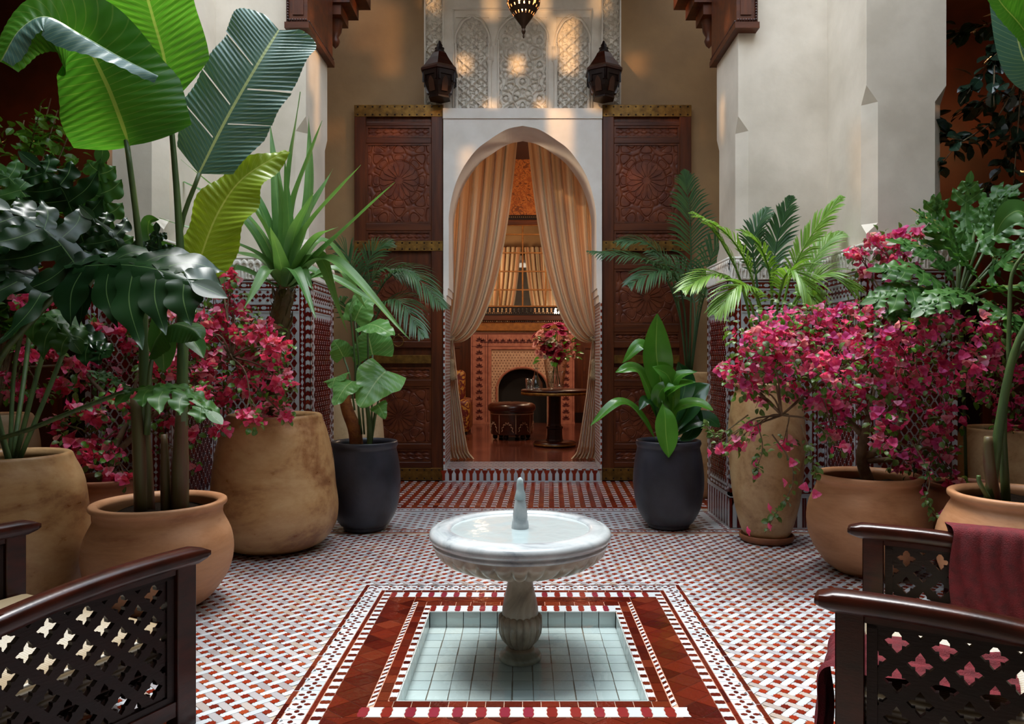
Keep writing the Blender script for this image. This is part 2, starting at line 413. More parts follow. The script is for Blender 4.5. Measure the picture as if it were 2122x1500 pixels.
# rope: slanted white and red slips
def slant_w(k, p, w_): return [(.001, .001), (p * .5, .001), (p * .5 + w_ * .9, w_ - .001), (w_ * .9, w_ - .001)]
def slant_r(k, p, w_): return [(p * .5 + .001, .001), (p, .001), (p + w_ * .9, w_ - .001), (p * .5 + w_ * .9, w_ - .001)]
for fr, L, wd in sides(.602, .625, 4.28, 4.28, 2.99, 2.99)[:2]:
    strip_pieces(fr, L, wd, .045, slant_w, 'rope_tile', M['whitez']); strip_pieces(fr, L, wd, .045, slant_r, 'rope_tile', M['deepred'])
# lozenges
def lozenges(x0, x1, y0, y1, px_, py_):
    nx = int(math.ceil((x1 - x0) / px_)) + 1; ny = int(math.ceil((y1 - y0) / py_)) + 1
    for j in range(-1, 2 * ny + 1):
        for i in range(-1, nx + 1):
            cx = x0 + (i + (.5 if j % 2 else 0)) * px_; cy = y0 + j * py_ / 2
            q = [(cx - px_ / 2 + .0018, cy), (cx, cy - py_ / 2 + .0018), (cx + px_ / 2 - .0018, cy), (cx, cy + py_ / 2 - .0018)]
            # clip to the strip
            for ax, lo, hi in ((0, x0 + .001, x1 - .001), (1, y0 + .001, y1 - .001)):
                for sgn, lim in ((1, lo), (-1, -hi)):
                    out = []
                    for k in range(len(q)):
                        A, B = q[k], q[(k + 1) % len(q)]; ia = sgn * A[ax] >= lim; ib = sgn * B[ax] >= lim
                        if ia: out.append(A)
                        if ia != ib:
                            t = (lim - sgn * A[ax]) / (sgn * B[ax] - sgn * A[ax]); out.append((A[0] + (B[0] - A[0]) * t, A[1] + (B[1] - A[1]) * t))
                    q = out
                    if len(q) < 3: break
                if len(q) < 3: break
            if len(q) < 3: continue
            ar = abs(sum(q[k][0] * q[(k + 1) % len(q)][1] - q[(k + 1) % len(q)][0] * q[k][1] for k in range(len(q)))) / 2
            if ar < 2e-4: continue
            prism(MB(), FLR, q, -.002, .0008, bev=.0005).build('lozenge_tile', M['deepred'], pool)
lozenges(-.783, -.627, 2.9, 4.366, .158, .135); lozenges(.627, .783, 2.9, 4.366, .158, .135)
lozenges(-.627, .627, 4.282, 4.366, .16, .085); lozenges(-.783, .783, 2.72, 2.898, .16, .12)
for fr, L, wd in sides(.783, .826, 4.366, 4.45, 2.6, 2.72):
    p_ = .068 if L > 1.7 else .075
    strip_pieces(fr, L, wd, p_, barrel_red, 'barrel_tile', M['pinkz'] if fr.u.x else M['deepred'])
    strip_pieces(fr, L, wd, p_, barrel_white, 'barrel_tile', M['whitez'])
for fr, L, wd in sides(.828, .851, 4.452, 4.49, 2.58, 2.6): strip_pieces(fr, L, wd, .11, rect, 'border_tile', M['deepred'])
for fr, L, wd in sides(.942, .967, 4.585, 4.60, 2.52, 2.54): strip_pieces(fr, L, wd, .12, rect, 'border_tile', M['deepred'])
bud = MB()
for fr, L, wd in sides(.851, .94, 4.492, 4.583, 2.54, 2.58):
    strip_pieces(fr, L, wd, .085, rect, 'floret_tile', M['whitez'], .0006)
    n = round(L / .085); p_ = L / n
    for k in range(n):
        c = (k + .5) * p_
        for da, db in ((0, -.024), (0, .024), (-.024, 0), (.024, 0)):
            prism(bud, fr, [(c + da + x_, wd / 2 + db + y_) for x_, y_ in (HEX(.010, .013) if da == 0 else HEX(.013, .010))], -.001, .0018)
bud.build('floret', M['deepred'], pool, kind='stuff')
# water
wt = NT('pool_water'); wt.t.nodes.remove(wt.b)
tr = wt.n('ShaderNodeBsdfTransparent'); tr.inputs[0].default_value = (.90, .96, .965, 1); gl = wt.n('ShaderNodeBsdfGlossy'); gl.inputs['Roughness'].default_value = .04
fz = wt.n('ShaderNodeFresnel'); fz.inputs[0].default_value = 1.33; mx = wt.n('ShaderNodeMixShader')
bp = wt.n('ShaderNodeBump'); bp.inputs['Strength'].default_value = .25; bp.inputs['Distance'].default_value = .01; wt.l(wt.noise(9, 2, wt.obj()), bp.inputs['Height']); wt.l(bp.outputs[0], gl.inputs['Normal']); wt.l(bp.outputs[0], fz.inputs['Normal'])
wt.l(fz.outputs[0], mx.inputs[0]); wt.l(tr.outputs[0], mx.inputs[1]); wt.l(gl.outputs[0], mx.inputs[2]); wt.l(mx.outputs[0], wt.out.inputs[0]); M['water'] = wt.m
m = MB(); pts = []
for i in range(30):
    for j in range(30):
        x = -BX + .0031 + (2 * BX - .0062) * j / 29; y = BY0 + .0031 + (BY1 - BY0 - .0062) * i / 29
        pts.append((x, y, -.034 + .0006 * math.sin(x * 31 + y * 17) + .0005 * math.sin(y * 43 - x * 11)))
grid(m, pts, 30, 30)
m.build('water_surface', M['water'], pool, True)

# ================================================================== pillars
def loft_loops(mb, loops, mi=0):
    n = len(loops[0]); vs = [p for L in loops for p in L]
    mb.add(vs, [(k * n + i, k * n + (i + 1) % n, (k + 1) * n + (i + 1) % n, (k + 1) * n + i) for k in range(len(loops) - 1) for i in range(n)], mi)
def pillar(sx, near, conc, yf, outer):
    """sx side sign; near = X of the inner corner; conc = X of the return; yf = Y of the front block; outer = X of its outer corner (plaster planes)"""
    pl = [((near, 6.17), 1), ((conc, 6.17), 0), ((conc, yf), 1), ((outer, yf), 1), ((outer, 9.05), 0), ((near + .66, 9.05), 0), ((near + .66, 6.85), 0), ((near, 6.85), 1)]
    C = .085; N_ = len(pl)
    def loop(z, c):
        out = []
        for i in range(N_):
            (p, ch) = pl[i]; a_ = Vector(pl[i - 1][0]) - Vector(p); b_ = Vector(pl[(i + 1) % N_][0]) - Vector(p)
            if ch:
                for d in (a_, b_):
                    q = Vector(p) + d.normalized() * c; out.append((sx * q.x, q.y, z))
            else: out.append((sx * p[0], p[1], z)); out.append((sx * p[0], p[1], z))
        return out
    m = MB(); e = .002
    loft_loops(m, [loop(-.01, e), loop(2.32, e), loop(2.40, C), loop(3.29, C), loop(3.41, e), loop(7.2, e)])
    return struct('pillar', m, M['plaster'])
pR = pillar(1, 1.79, 2.53, 5.47, 3.12)
pL = pillar(-1, 1.80, 2.55, 5.28, 3.0)
tag(pR, 'ivory plaster pillar with tiled foot right of the doorway'); tag(pL, 'ivory plaster pillar with tiled foot left of the doorway')

def arabesque(p, q):
    def fn(A, B):
        x = A / p; y = B / q
        o1 = np.cos(2 * PI * x) + np.cos(2 * PI * y)                        # ogee net
        net = np.exp(-(o1 / .22) ** 2)
        o2 = np.cos(2 * PI * x + 1.2 * np.sin(2 * PI * y * 2)) * np.cos(4 * PI * y + 1.5 * np.sin(4 * PI * x))
        vine = np.exp(-(o2 / .3) ** 2)
        bud_ = np.clip(np.abs(o1) - 1.1, 0, 1)
        return .011 * np.maximum(net, .62 * vine) + .010 * np.minimum(bud_, .6)
    return fn
def friez(A, B):
    x = A / .11; a_ = (x % 1.0) - .5; y = B / .16
    arch = np.abs(np.hypot(a_ * 2.0, y - .15) - .72); arch2 = np.abs(np.hypot((((x + .5) % 1.0) - .5) * 2.0, y - .15) - .72)
    k = np.minimum(arch, arch2); f = np.cos(2 * PI * x * 3) * np.cos(2 * PI * y * 2.2)
    return .001 + .014 * np.maximum(1 - np.clip((k - .07) / .07, 0, 1), .55 * (f > .35))
def dado(par, o, u, W_, n, singles):
    """tiled foot: backing slab, bands, red lozenges in a white net, merlon base and carved frieze"""
    fr = Fr((o[0], o[1], 0), (u[0], u[1], 0), (0, 0, 1), (n[0], n[1], 0))
    wb, rd, st = MB(), MB(), MB()
    Z = .002
    def R(m, a0, a1, b0, b1, h=Z, g=.001): prism(m, fr, [(a0 + g, b0 + g), (a1 - g, b0 + g), (a1 - g, b1 - g), (a0 + g, b1 - g)], 0, h)
    def Q(m, c, d, poly, h=.003): prism(m, fr, [(c + x_, d + y_) for x_, y_ in poly], 0, h)
    e = .055                                                                  # edge trim columns
    ra = [0, W_]
    k = 0; z = .30
    while z < 2.0:                                                            # chevrons down both edges
        for a0, a1 in ((0, .038), (W_ - .038, W_)):
            mid = (a0 + a1) / 2
            (wb if k % 2 else rd).add([fr.p(a0 + .001, z, 0), fr.p(a1 - .001, z, 0), fr.p(a1 - .001, z, .003), fr.p(a0 + .001, z, .003), fr.p(a0 + .001, z + .033, .003), fr.p(mid, z + .045, .003), fr.p(a1 - .001, z + .033, .003), fr.p(mid, z + .012, .003)], [(3, 7, 5, 4), (7, 2, 6, 5)])
        k += 1; z += .036
    for a0 in (.04, W_ - .04 - .05):                                          # bead column: white beads on red
        R(rd, a0, a0 + .05, .3, 2.02, .0015)
        z = .33; k = 0
        while z < 2.0:
            Q(wb, a0 + .025, z, [(-.012, 0), (0, -.03), (.012, 0), (0, .03)] if k % 2 else DIA(.016, .014)); z += .046; k += 1
    A0, A1 = .095, W_ - .095
    R(rd, 0, W_, 2.035, 2.05, .003)
    for z0 in (.29, 1.79, 1.975):                                             # bead rows
        R(rd, A0, A1, z0, z0 + .05, .0015); R(wb, A0, A1, z0 - .014, z0 - .002, .003); R(wb, A0, A1, z0 + .052, z0 + .064, .003)
        nn = max(1, int((A1 - A0) / .08))
        for i in range(nn):
            c = A0 + (i + .5) * (A1 - A0) / nn; Q(wb, c, z0 + .025, HEX(.026, .013)); Q(wb, c + .037, z0 + .025, DIA(.009, .01))
    nn = max(2, int((A1 - A0) / .06)); pp = (A1 - A0) / nn                     # knot band
    for i in range(nn):
        c = A0 + (i + .5) * pp
        Q(rd, c, 1.912, star_poly(.022, .7, 4)); Q(rd, c + pp / 2 if i < nn - 1 else c, 1.945, DIA(.014, .012)); Q(rd, c + pp / 2 if i < nn - 1 else c, 1.878, DIA(.014, .012)); Q(rd, c + (pp / 2 if i < nn - 1 else 0), 1.912, HEX(.010, .008))
    # lozenge net
    p = .0705; q = .088; nn = max(2, round((A1 - A0) / p)); p = (A1 - A0) / nn; cnt = 0
    LZ = [(-p * .33, 0), (-p * .07, -q * .36), (p * .07, -q * .36), (p * .33, 0), (p * .07, q * .36), (-p * .07, q * .36)]
    me = None
    for j in range(int((1.765 - .36) / (q / 2))):
        zz = .395 + j * q / 2
        for i in range(nn - (j % 2)):
            c = A0 + (i + .5 + (.5 if j % 2 else 0)) * p
            if singles > cnt and zz > .4:
                if me is None: me = prism(MB(), Fr((0, 0, 0), fr.u, fr.v, fr.n), LZ, 0, .004, bev=.0012).data('lozenge_tile', M['lozred'])
                inst('lozenge_tile', me, fr.p(c, zz, 0), None, par); cnt += 1
            else: Q(rd, c, zz, LZ, .004)
            Q(rd, c + p / 2, zz, DIA(.004, .004), .003) if i < nn - 1 else None
    # merlons
    R(wb, 0, W_, .262, .272, .003); R(wb, 0, W_, 0, .012, .004)
    nn = max(2, round(W_ / .078)); p = W_ / nn
    for i in range(nn):
        c = (i + .5) * p; h = .235
        Q(wb, c, .015, [(-p * .22, 0), (p * .22, 0), (p * .22, h * .75), (p * .10, h * .85), (0, h), (-p * .10, h * .85), (-p * .22, h * .75)], .003)
        R(rd, c - p * .5, c - p * .26, .014, .258, .002); R(rd, c + p * .26, c + p * .5, .014, .258, .002)
    # backing and frieze
    bk = MB(); fbox(bk, fr, 0, W_, -.005, 2.05, -.085, 0); fbox(bk, fr, 0, W_, 2.05, 2.225, -.085, -.002)
    bk.build('tile_backing', M['whitez'], par)
    hfield(st, fr, 0, W_, 2.055, 2.215, int(W_ / .004), 50, lambda A, B: friez(A, B - 2.055)); fbox(st, fr, -.004, W_ + .004, 2.215, 2.235, -.085, .008); fbox(st, fr, 0, W_, 2.045, 2.056, 0, .006)
    st.build('carved_frieze', M['stucco'], par, True)
    rd.build('dado_tile', M['lozred'], par, kind='stuff'); wb.build('dado_tile', M['whitez'], par, kind='stuff')
dado(pR, (1.70, 6.83), (0, -1), .74, (-1, 0), 0)
dado(pR, (1.70, 6.09), (1, 0), .76, (0, -1), 250)
dado(pR, (2.46, 6.09), (0, -1), .69, (-1, 0), 0)
dado(pR, (2.46, 5.40), (1, 0), .70, (0, -1), 50)
dado(pL, (-1.74, 6.09), (0, 1), .74, (1, 0), 0)
dado(pL, (-2.50, 6.09), (1, 0), .76, (0, -1), 250)
dado(pL, (-2.50, 5.20), (0, 1), .89, (1, 0), 0)
dado(pL, (-3.06, 5.20), (1, 0), .56, (0, -1), 50)

# ================================================================== back wall, doorway
def wallbox(name, *a, m='tanwall'): return struct(name, box(MB(), *a), M[m])
mb = MB(); box(mb, -2.6, -.9, WB, 9.05, 0, 7.2); box(mb, .9, 2.6, WB, 9.05, 0, 7.2); box(mb, -.9, .9, WB, 9.05, 4.24, 7.2)
wall_back = struct('wall_back', mb, M['tanwall'])
# white arched surround with deep reveal
AR = [(2.25, .84), (2.8, .84), (3.11, .83), (3.46, .735), (3.75, .55), (3.9, .365), (4.01, .18), (4.05, .0)]
arc = spl([(z, x) for z, x in AR], 40); arc = [(z, max(x, 0)) for z, x in arc]
prof = [(.15, .885), (2.04, .885), (2.04, .868), (2.12, .868), (2.12, .852), (2.2, .852), (2.2, .84)] + arc
sur = MB(); YF, YR = 8.46, 9.06
for sx in (-1, 1):
    vs = []
    for z, x in prof: vs += [(sx * x, YF, z), (sx * .903, YF, z), (sx * x, YR, z), (sx * .903, YR, z)]
    fs = []
    for k in range(len(prof) - 1):
        b = 4 * k; fs += [(b, b + 1, b + 5, b + 4), (b, b + 4, b + 6, b + 2), (b + 2, b + 6, b + 7, b + 3), (b + 1, b + 3, b + 7, b + 5)]
    sur.add(vs, fs)
box(sur, -.903, .903, YF, YR, 4.05, 4.16)
surround = struct('door_frame_arch', sur, M['whitepl'], label='white pointed arch surround of the doorway'); surround.name = 'trim_1'
lg = MB(); box(lg, -.905, .905, YF - .02, WB, 4.13, 4.245); lg.build('ledge', M['whitepl'], surround)
# jamb tiles: edge checks and fine reveal pattern
chk, chw, fine, finew = MB(), MB(), MB(), MB()
for sx in (-1, 1):
    fr = Fr((sx * .885, YF, 0), (0, 1, 0), (0, 0, 1), (-sx, 0, 0)); ff = Fr((sx * .903, YF, 0), (-sx, 0, 0), (0, 0, 1), (0, -1, 0))
    fbox(finew, fr, .0, .60, .152, 2.03, 0, .003); k = 0; z = .16
    while z < 2.02:
        fbox(chk if k % 2 else chw, ff, .001, .017, z, z + .034, 0, .003); k += 1; z += .036
        for i in range(9):
            prism(fine, fr, [(x_ + .03 + i * .062 + (.031 if k % 2 else 0), y_ + z + .015) for x_, y_ in DIA(.019, .013)], .003, .0045)
finew.build('reveal_tile', M['whitez'], surround, label='pale zellige lining of the reveal'); fine.build('reveal_tile', M['star'], surround, kind='stuff')
chk.build('check_tile', M['star'], surround, kind='stuff'); chw.build('check_tile', M['whitez'], surround, kind='stuff')
# threshold step
step = struct('floor_threshold', box(MB(), -.903, .903, YF, 9.25, 0, .146), M['grout'], label='tiled threshold step below the arch'); step.name = 'trim_2'
fr = Fr((-.9, YF, 0), (1, 0, 0), (0, 0, 1), (0, -1, 0)); nn = 23; p = 1.8 / nn
for i in range(nn):
    c = (i + .5) * p
    prism(MB(), fr, [(c + x_, y_) for x_, y_ in [(-p * .27, .012), (p * .27, .012), (p * .27, .09), (p * .12, .105), (0, .125), (-p * .12, .105), (-p * .27, .09)]], 0, .004, bev=.001).build('merlon_tile', M['whitez'], step)
    c = i * p + .001
    prism(MB(), fr, [(c + x_, y_) for x_, y_ in [(-p * .2, .012), (p * .2, .012), (p * .2, .085), (p * .36, .108), (p * .4, .128), (-p * .4, .128), (-p * .36, .108), (-p * .2, .085)]], 0, .004, bev=.001).build('merlon_tile', M['star'], step)
m1, m2 = MB(), MB()
fbox(m2, fr, 0, 1.8, .001, .011, 0, .004)
for i in range(40):
    fbox(m1 if i % 2 else m2, fr, i * .045, i * .045 + .043, .13, .145, 0, .004)
ft = Fr((-.9, YF, .146), (1, 0, 0), (0, 1, 0), (0, 0, 1))
fbox(m2, ft, 0, 1.8, 0, .78, 0, .001)
for j in range(16):
    for i in range(29):
        prism(m1, ft, [(x_ + .04 + i * .0605 + (.03 if j % 2 else 0), y_ + .03 + j * .047) for x_, y_ in HEX(.019, .016)], .001, .0022)
m1.build('step_tile', M['star'], step, kind='stuff'); m2.build('step_tile', M['whitez'], step, kind='stuff')

# carved stucco field above the doorway
def arch_mask(cx, hw, z0, zs, za, lobed=True):
    def mk(A, B):
        x = np.abs(A - cx) / hw; t = np.clip((B - zs) / (za - zs), 0, 1)
        lim = np.where(B < zs, 1.0, np.sqrt(np.clip(1 - t ** 1.6, 0, 1)) * .98)
        if lobed: lim = lim * (1 - .10 * np.abs(np.sin(t * PI * 3)) * (t > 0))
        return (x < lim) & (B > z0) & (B < za)
    return mk
sf = Fr((0, WB, 0), (1, 0, 0), (0, 0, 1), (0, -1, 0))
stp = MB(); fbox(stp, sf, -1.12, 1.12, 4.24, 5.75, 0, .005); [fbox(stp, sf, a0, a1, b0, b1, 0, .02) for a0, a1, b0, b1 in ((-.925, -.77, 4.24, 5.58), (.77, .925, 4.24, 5.58), (-.39, -.28, 4.24, 5.34), (.28, .39, 4.24, 5.34), (-.77, .77, 5.34, 5.58))]
stu = stp.build('stucco_panel', M['stucco'], wall_back)
trm = MB()
for a0, a1 in ((-1.135, -1.115), (-.925, -.905), (.905, .925), (1.115, 1.135)): fbox(trm, sf, a0, a1, 4.24, 5.75, .0, .045)
for a0, a1 in ((-.81, -.79), (.79, .81)): fbox(trm, sf, a0, a1, 4.24, 5.42, .0, .035)
fbox(trm, sf, -.81, .81, 5.42, 5.44, 0, .035); fbox(trm, sf, -.925, .925, 5.56, 5.585, 0, .045)
for cx in (-.38, .38):
    lathe(trm, [(.034, 4.26), (.034, 4.29), (.022, 4.31), (.022, 4.78), (.03, 4.8), (.034, 4.83)], 10, (cx, WB - .035, 0))
    fbox(trm, sf, cx - .045, cx + .045, 4.83, 5.0, .0, .03)
for cx in (-.76, .76): lathe(trm, [(.026, 4.26), (.026, 4.29), (.018, 4.31), (.018, 4.8)], 10, (cx, WB - .03, 0))
trm.build('stucco_moulding', M['stucco'], stu, True)
def sstep(x, a, b): return np.clip((x - a) / (b - a), 0, 1)
def orn(A, B):
    x = A / .19; y = B / .16; o1 = np.cos(2 * PI * x) + np.cos(2 * PI * y) * 1.0
    net = 1 - sstep(np.abs(o1), .10, .22)
    v = np.cos(2 * PI * x * 2 + .9 * np.sin(2 * PI * y)) * np.cos(2 * PI * y * 2) - .35 * np.cos(2 * PI * x * 4)
    vine = 1 - sstep(np.abs(v - .15), .07, .17); bud_ = sstep(v, .85, 1.0)
    return .006 + .042 * np.maximum(net, np.maximum(.65 * vine, .8 * bud_))
def orn2(A, B):
    q_ = sum(np.cos((A * math.cos(k * PI / 4) + (B - 4.6) * math.sin(k * PI / 4)) * 2 * PI / .095) for k in range(4))
    return .006 + .036 * (1 - sstep(np.abs(q_ - .4), .18, .42)) + .024 * sstep(q_, 1.5, 2.2) + .02 * sstep(-q_, 1.2, 1.8)
for cx, hw, za, f_ in ((-.58, .19, 5.33, orn), (0, .28, 5.36, orn2), (.58, .19, 5.33, orn)):
    z_s = 4.98 if cx else 5.02
    m = MB(); hfield(m, sf, cx - hw, cx + hw, 4.26, za, int(2 * hw / .005), 220, lambda A, B: f_(A - cx, B), 0, arch_mask(cx, hw, 4.25, z_s, za))
    m.build('carved_panel', M['stucco'], stu, True)
    m = MB(); pts = []                                                       # scalloped rim and plain outer arch line
    for k in range(41):
        t = k / 40; ang = t * PI; r = 1 + .0 * k
        xx = -math.cos(ang); zz = math.sin(ang) ** .85
        lob = 1 + .07 * abs(math.sin(ang * 4))
        pts.append((cx + xx * hw * lob * (1 if abs(xx) > .05 else 1), WB - .03, z_s + zz * (za - z_s) * (1.0 + .05 * (abs(xx) < .15))))
    tube(m, [(cx - hw, WB - .03, 4.26)] + pts + [(cx + hw, WB - .03, 4.26)], .013, 6, k=140)
    o_pts = [(cx - math.cos(k / 30 * PI) * (hw + .035), WB - .022, z_s + math.sin(k / 30 * PI) * (za - z_s + .05)) for k in range(31)]
    tube(m, o_pts, .005, 5, k=90)
    m.build('scalloped_rim', M['stucco'], stu, True)
for sx in (-1, 1):
    m = MB(); hfield(m, sf, sx * 1.02 - .095, sx * 1.02 + .095, 4.25, 5.75, 60, 420, lambda A, B: orn((A - sx * 1.02) * .9, B))
    m.build('carved_border', M['stucco'], stu, True)
m = MB(); hfield(m, sf, -.9, .9, 5.59, 5.75, 300, 30, lambda A, B: orn(A, B)); m.build('carved_border', M['stucco'], stu, True)

# ================================================================== studded cedar door leaves
def rosette(cx, cz, Rr, k_=.16, n=16):
    def fn(A, B):
        x = A - cx; z = B - cz; r = np.hypot(x, z); th = np.arctan2(z, x)
        q_ = sum(np.cos((x * math.cos(i * PI / 4 + .39) + z * math.sin(i * PI / 4 + .39)) * 2 * PI / k_) for i in range(4))
        lat = 1 - np.exp(-((q_ - .55) / .32) ** 2) - .6 * np.exp(-((q_ + 1.0) / .25) ** 2)
        a_ = (th * n / (2 * PI)) % 1.0 - .5; prof_ = np.interp(r / Rr, [.18, .3, .55, .82, 1.0], [0, .3, .40, .40, .05])
        pet = (np.abs(a_) < prof_ * .95) & (r < Rr) & (r > .15 * Rr)
        ring_ = np.exp(-((r - Rr * 1.06) / .006) ** 2)
        return np.where(r < Rr * 1.02, np.where(pet, .010, .002), .008 * lat) - .005 * ring_
    return fn
def strapwork(A, B):
    q_ = np.cos(A * 2 * PI / .09) + np.cos(B * 2 * PI / .05); return .006 * np.clip(q_, -.5, 1)
def door_leaf(name, x0, x1, label):
    """a leaf in the plane of the wall; x0 outer, x1 inner edge"""
    W_ = abs(x1 - x0); sx = 1 if x1 > x0 else -1
    fr = Fr((x0, 8.585, 0), (sx, 0, 0), (0, 0, 1), (0, -1, 0))
    m = MB(); fbox(m, fr, 0, W_, .01, 4.30, 0, .05); root = struct(name, m, M['wood'], label=label)
    def rail(b0, b1, a0=.13, a1=W_ - .13, h=.085): fbox(MB(), fr, a0, a1, b0, b1, .05, h, bev=.008).build('rail', M['woodh'], root)
    for a0, a1 in ((0, .135), (W_ - .135, W_)): fbox(MB(), fr, a0, a1, .01, 4.30, .05, .09, bev=.008).build('stile', M['wood'], root)
    for b0, b1 in ((3.86, 3.93), (4.06, 4.11), (2.86, 2.95), (2.42, 2.48), (1.70, 1.80), (1.52, 1.60), (1.08, 1.16), (.36, .43), (.15, .22), (.53, .55), (.9, .94)): 
        if b0 not in (.53, .9): rail(b0, b1)
    def panel(b0, b1, fn, nb):
        mm = MB(); hfield(mm, fr, .135, W_ - .135, b0, b1, 230, int(nb * 1.5), lambda A, B: .062 + fn(A, B)); o = mm.build('carved_panel', M['carved'], root, False)
        mo = MB()
        for (c0, c1, d0, d1) in ((.135, .155, b0 + .02, b1 - .02), (W_ - .155, W_ - .135, b0 + .02, b1 - .02), (.135, W_ - .135, b0, b0 + .02), (.135, W_ - .135, b1 - .02, b1)): fbox(mo, fr, c0, c1, d0, d1, .06, .08)
        mo.build('bead', M['wood'], o)
    cx = W_ / 2
    panel(2.95, 3.86, rosette(cx, 3.44, .22), 190); panel(3.93, 4.06, strapwork, 30); panel(2.74, 2.86, strapwork, 26)
    panel(1.80, 2.42, rosette(cx, 2.1, .2), 130); panel(1.60, 1.70, strapwork, 24); panel(1.16, 1.30, strapwork, 30)
    panel(.43, 1.08, rosette(cx, .74, .19), 130); panel(.22, .36, strapwork, 30)
    for b0, b1, e in ((4.165, 4.30, 0), (2.63, 2.745, 0), (1.345, 1.44, .135), (.01, .15, 0)):
        m = MB(); fbox(m, fr, e, W_ - e, b0, b1, .088, .096, bev=.002); bb = m.build('brass_band', M['brass'], root)
        if e == 0:
            st_ = MB(); nn = 12
            for i in range(nn):
                for bz in (b0 + .022, b1 - .022):
                    c = fr.p((i + .5) * W_ / nn, bz, .096); lathe(st_, [(.011, 0), (.008, .006), (.0, .009)], 8, (0, 0, 0)) if False else None
                    for q_, rr, hh in ((0, .011, 0), ):
                        vs = [fr.p((i + .5) * W_ / nn + .011 * math.cos(t), bz + .011 * math.sin(t), .096) for t in np.linspace(0, 2 * PI, 8, endpoint=False)] + [fr.p((i + .5) * W_ / nn + .007 * math.cos(t), bz + .007 * math.sin(t), .104) for t in np.linspace(0, 2 * PI, 8, endpoint=False)]
                        st_.add(vs, [(t, (t + 1) % 8, 8 + (t + 1) % 8, 8 + t) for t in range(8)] + [tuple(range(8, 16))])
            st_.build('stud', M['brassd'], bb, kind='stuff')
    m = MB(); cen = fr.p(cx, 1.60, .11); tube(m, [(cen.x + .06 * math.cos(t), cen.y, cen.z + .06 * math.sin(t)) for t in np.linspace(0, 2 * PI, 17)], .006, 6, k=34)
    lathe(m, [(.0, 0), (.02, .005), (.02, .03), (0, .035)], 10, (cen.x, cen.y + .01, cen.z + .05)); m.build('ring_handle', M['brass'], root, True)
    return root
door_leaf('door_1', -1.925, -.912, 'carved cedar door leaf folded open left of the arch')
door_leaf('door_2', 1.93, .912, 'carved cedar door leaf folded open right of the arch')

# ================================================================== galleries, upper walls, ceilings
wallbox('wall_left', -6.3, -6.1, -2.5, 9.2, 0, 7.2, m='darkwall'); wallbox('wall_right', 6.1, 6.3, -2.5, 9.2, 0, 7.2, m='darkwall')
wallbox('wall_back_left', -6.2, -3.0, 8.3, 8.6, 0, 5.4, m='darkwall'); wallbox('wall_back_right', 3.1, 6.2, 8.3, 8.6, 0, 5.4, m='darkwall')
wallbox('wall_behind_camera', -6.2, 6.2, -2.7, -2.5, 0, 7.2, m='plaster')
mb = MB(); box(mb, -6.2, -3.02, -2.5, 8.3, 5.3, 5.45); box(mb, 3.14, 6.2, -2.5, 8.3, 5.3, 5.45); box(mb, -1.82, 1.82, 6.17, 8.6, 6.5, 6.7); box(mb, -3.02, 3.14, -2.5, 2.1, 5.3, 5.45); struct('ceiling', mb, M['ceil'])
# parapets above the galleries so the court is a shaft open to the sky
mb = MB(); box(mb, -3.2, -3.02, -2.5, 5.3, 4.7, 7.2); box(mb, 3.14, 3.3, -2.5, 5.5, 4.7, 7.2); box(mb, -3.2, 3.3, 1.95, 2.1, 4.7, 6.6); struct('wall_upper', mb, M['plaster'])
# cedar corbels under the alcove lintel, rope moulded edge
def corbel(sx, xn, label):
    root = MB(); box(root, *sorted((sx * (xn - .055), sx * (xn + .10))), 6.10, 6.86, 4.16, 5.1); root = root.build('cedar_corbel', M['woodh'], pR if sx > 0 else pL); root['label'] = label
    m = MB(); 
    def b(x0, x1, y0, y1, z0, z1, nm='corbel_block', mt='woodh', par=root):
        X0, X1 = sorted((sx * x0, sx * x1)); return box(MB(), X0, X1, y0, y1, z0, z1).build(nm, M[mt], par)
    f = b(xn - .06, xn + .115, 6.08, 6.88, 4.14, 5.2, 'corbel_body')
    b(xn - .075, xn + .125, 6.065, 6.90, 4.10, 4.15, 'base_moulding', 'woodh', root)
    pn = MB()
    for x_, y_ in ((xn + .10, 6.075),): 
        t_ = [(sx * x_, 6.062, 4.17 + k * .02) for k in range(50)]
    for k in range(46):                                                          # rope beads
        z = 4.17 + k * .022; a_ = MB()
        lathe(pn, [(0, -.012), (.010, -.006), (.010, .006), (0, .012)], 6, (sx * (xn + .098), 6.068, z))
    for k in range(36): lathe(pn, [(0, -.012), (.010, -.006), (.010, .006), (0, .012)], 6, (sx * (xn - .066), 6.10 + k * .022, 4.165))
    for k in range(7): lathe(pn, [(0, -.012), (.010, -.006), (.010, .006), (0, .012)], 6, (sx * (xn - .05 + k * .022), 6.068, 4.165))
    pn.build('rope_moulding', M['railwood'], root, True)
    b(xn - .028, xn + .06, 6.07, 6.09, 4.21, 5.2, 'inset_panel', 'wood')
    # stepped console reaching into the opening behind
    for i, (dx, z0, z1, y0, y1) in enumerate(((.10, 4.62, 4.72, 6.95, 7.25), (.19, 4.72, 4.84, 6.92, 7.3), (.30, 4.84, 5.3, 6.9, 7.34))):
        b(xn - .02 - dx, xn + .12, y0, y1, z0, z1, 'console_step', 'wood')
    m = MB(); lathe(m, [(0, 4.36), (.03, 4.39), (.045, 4.43), (.03, 4.47), (.06, 4.52), (.07, 4.6), (.08, 4.63)], 12, (sx * (xn - .03), 7.1, 0)); m.build('drop_finial', M['wood'], root, True)
    return root
corbel(1, 1.81, 'red cedar corbel with rope moulding capping the right pillar'); corbel(-1, 1.82, 'red cedar corbel with rope moulding capping the left pillar')
lint = struct('beam', box(MB(), -1.8, 1.8, 6.3, 6.8, 5.7, 6.5), M['woodh'])
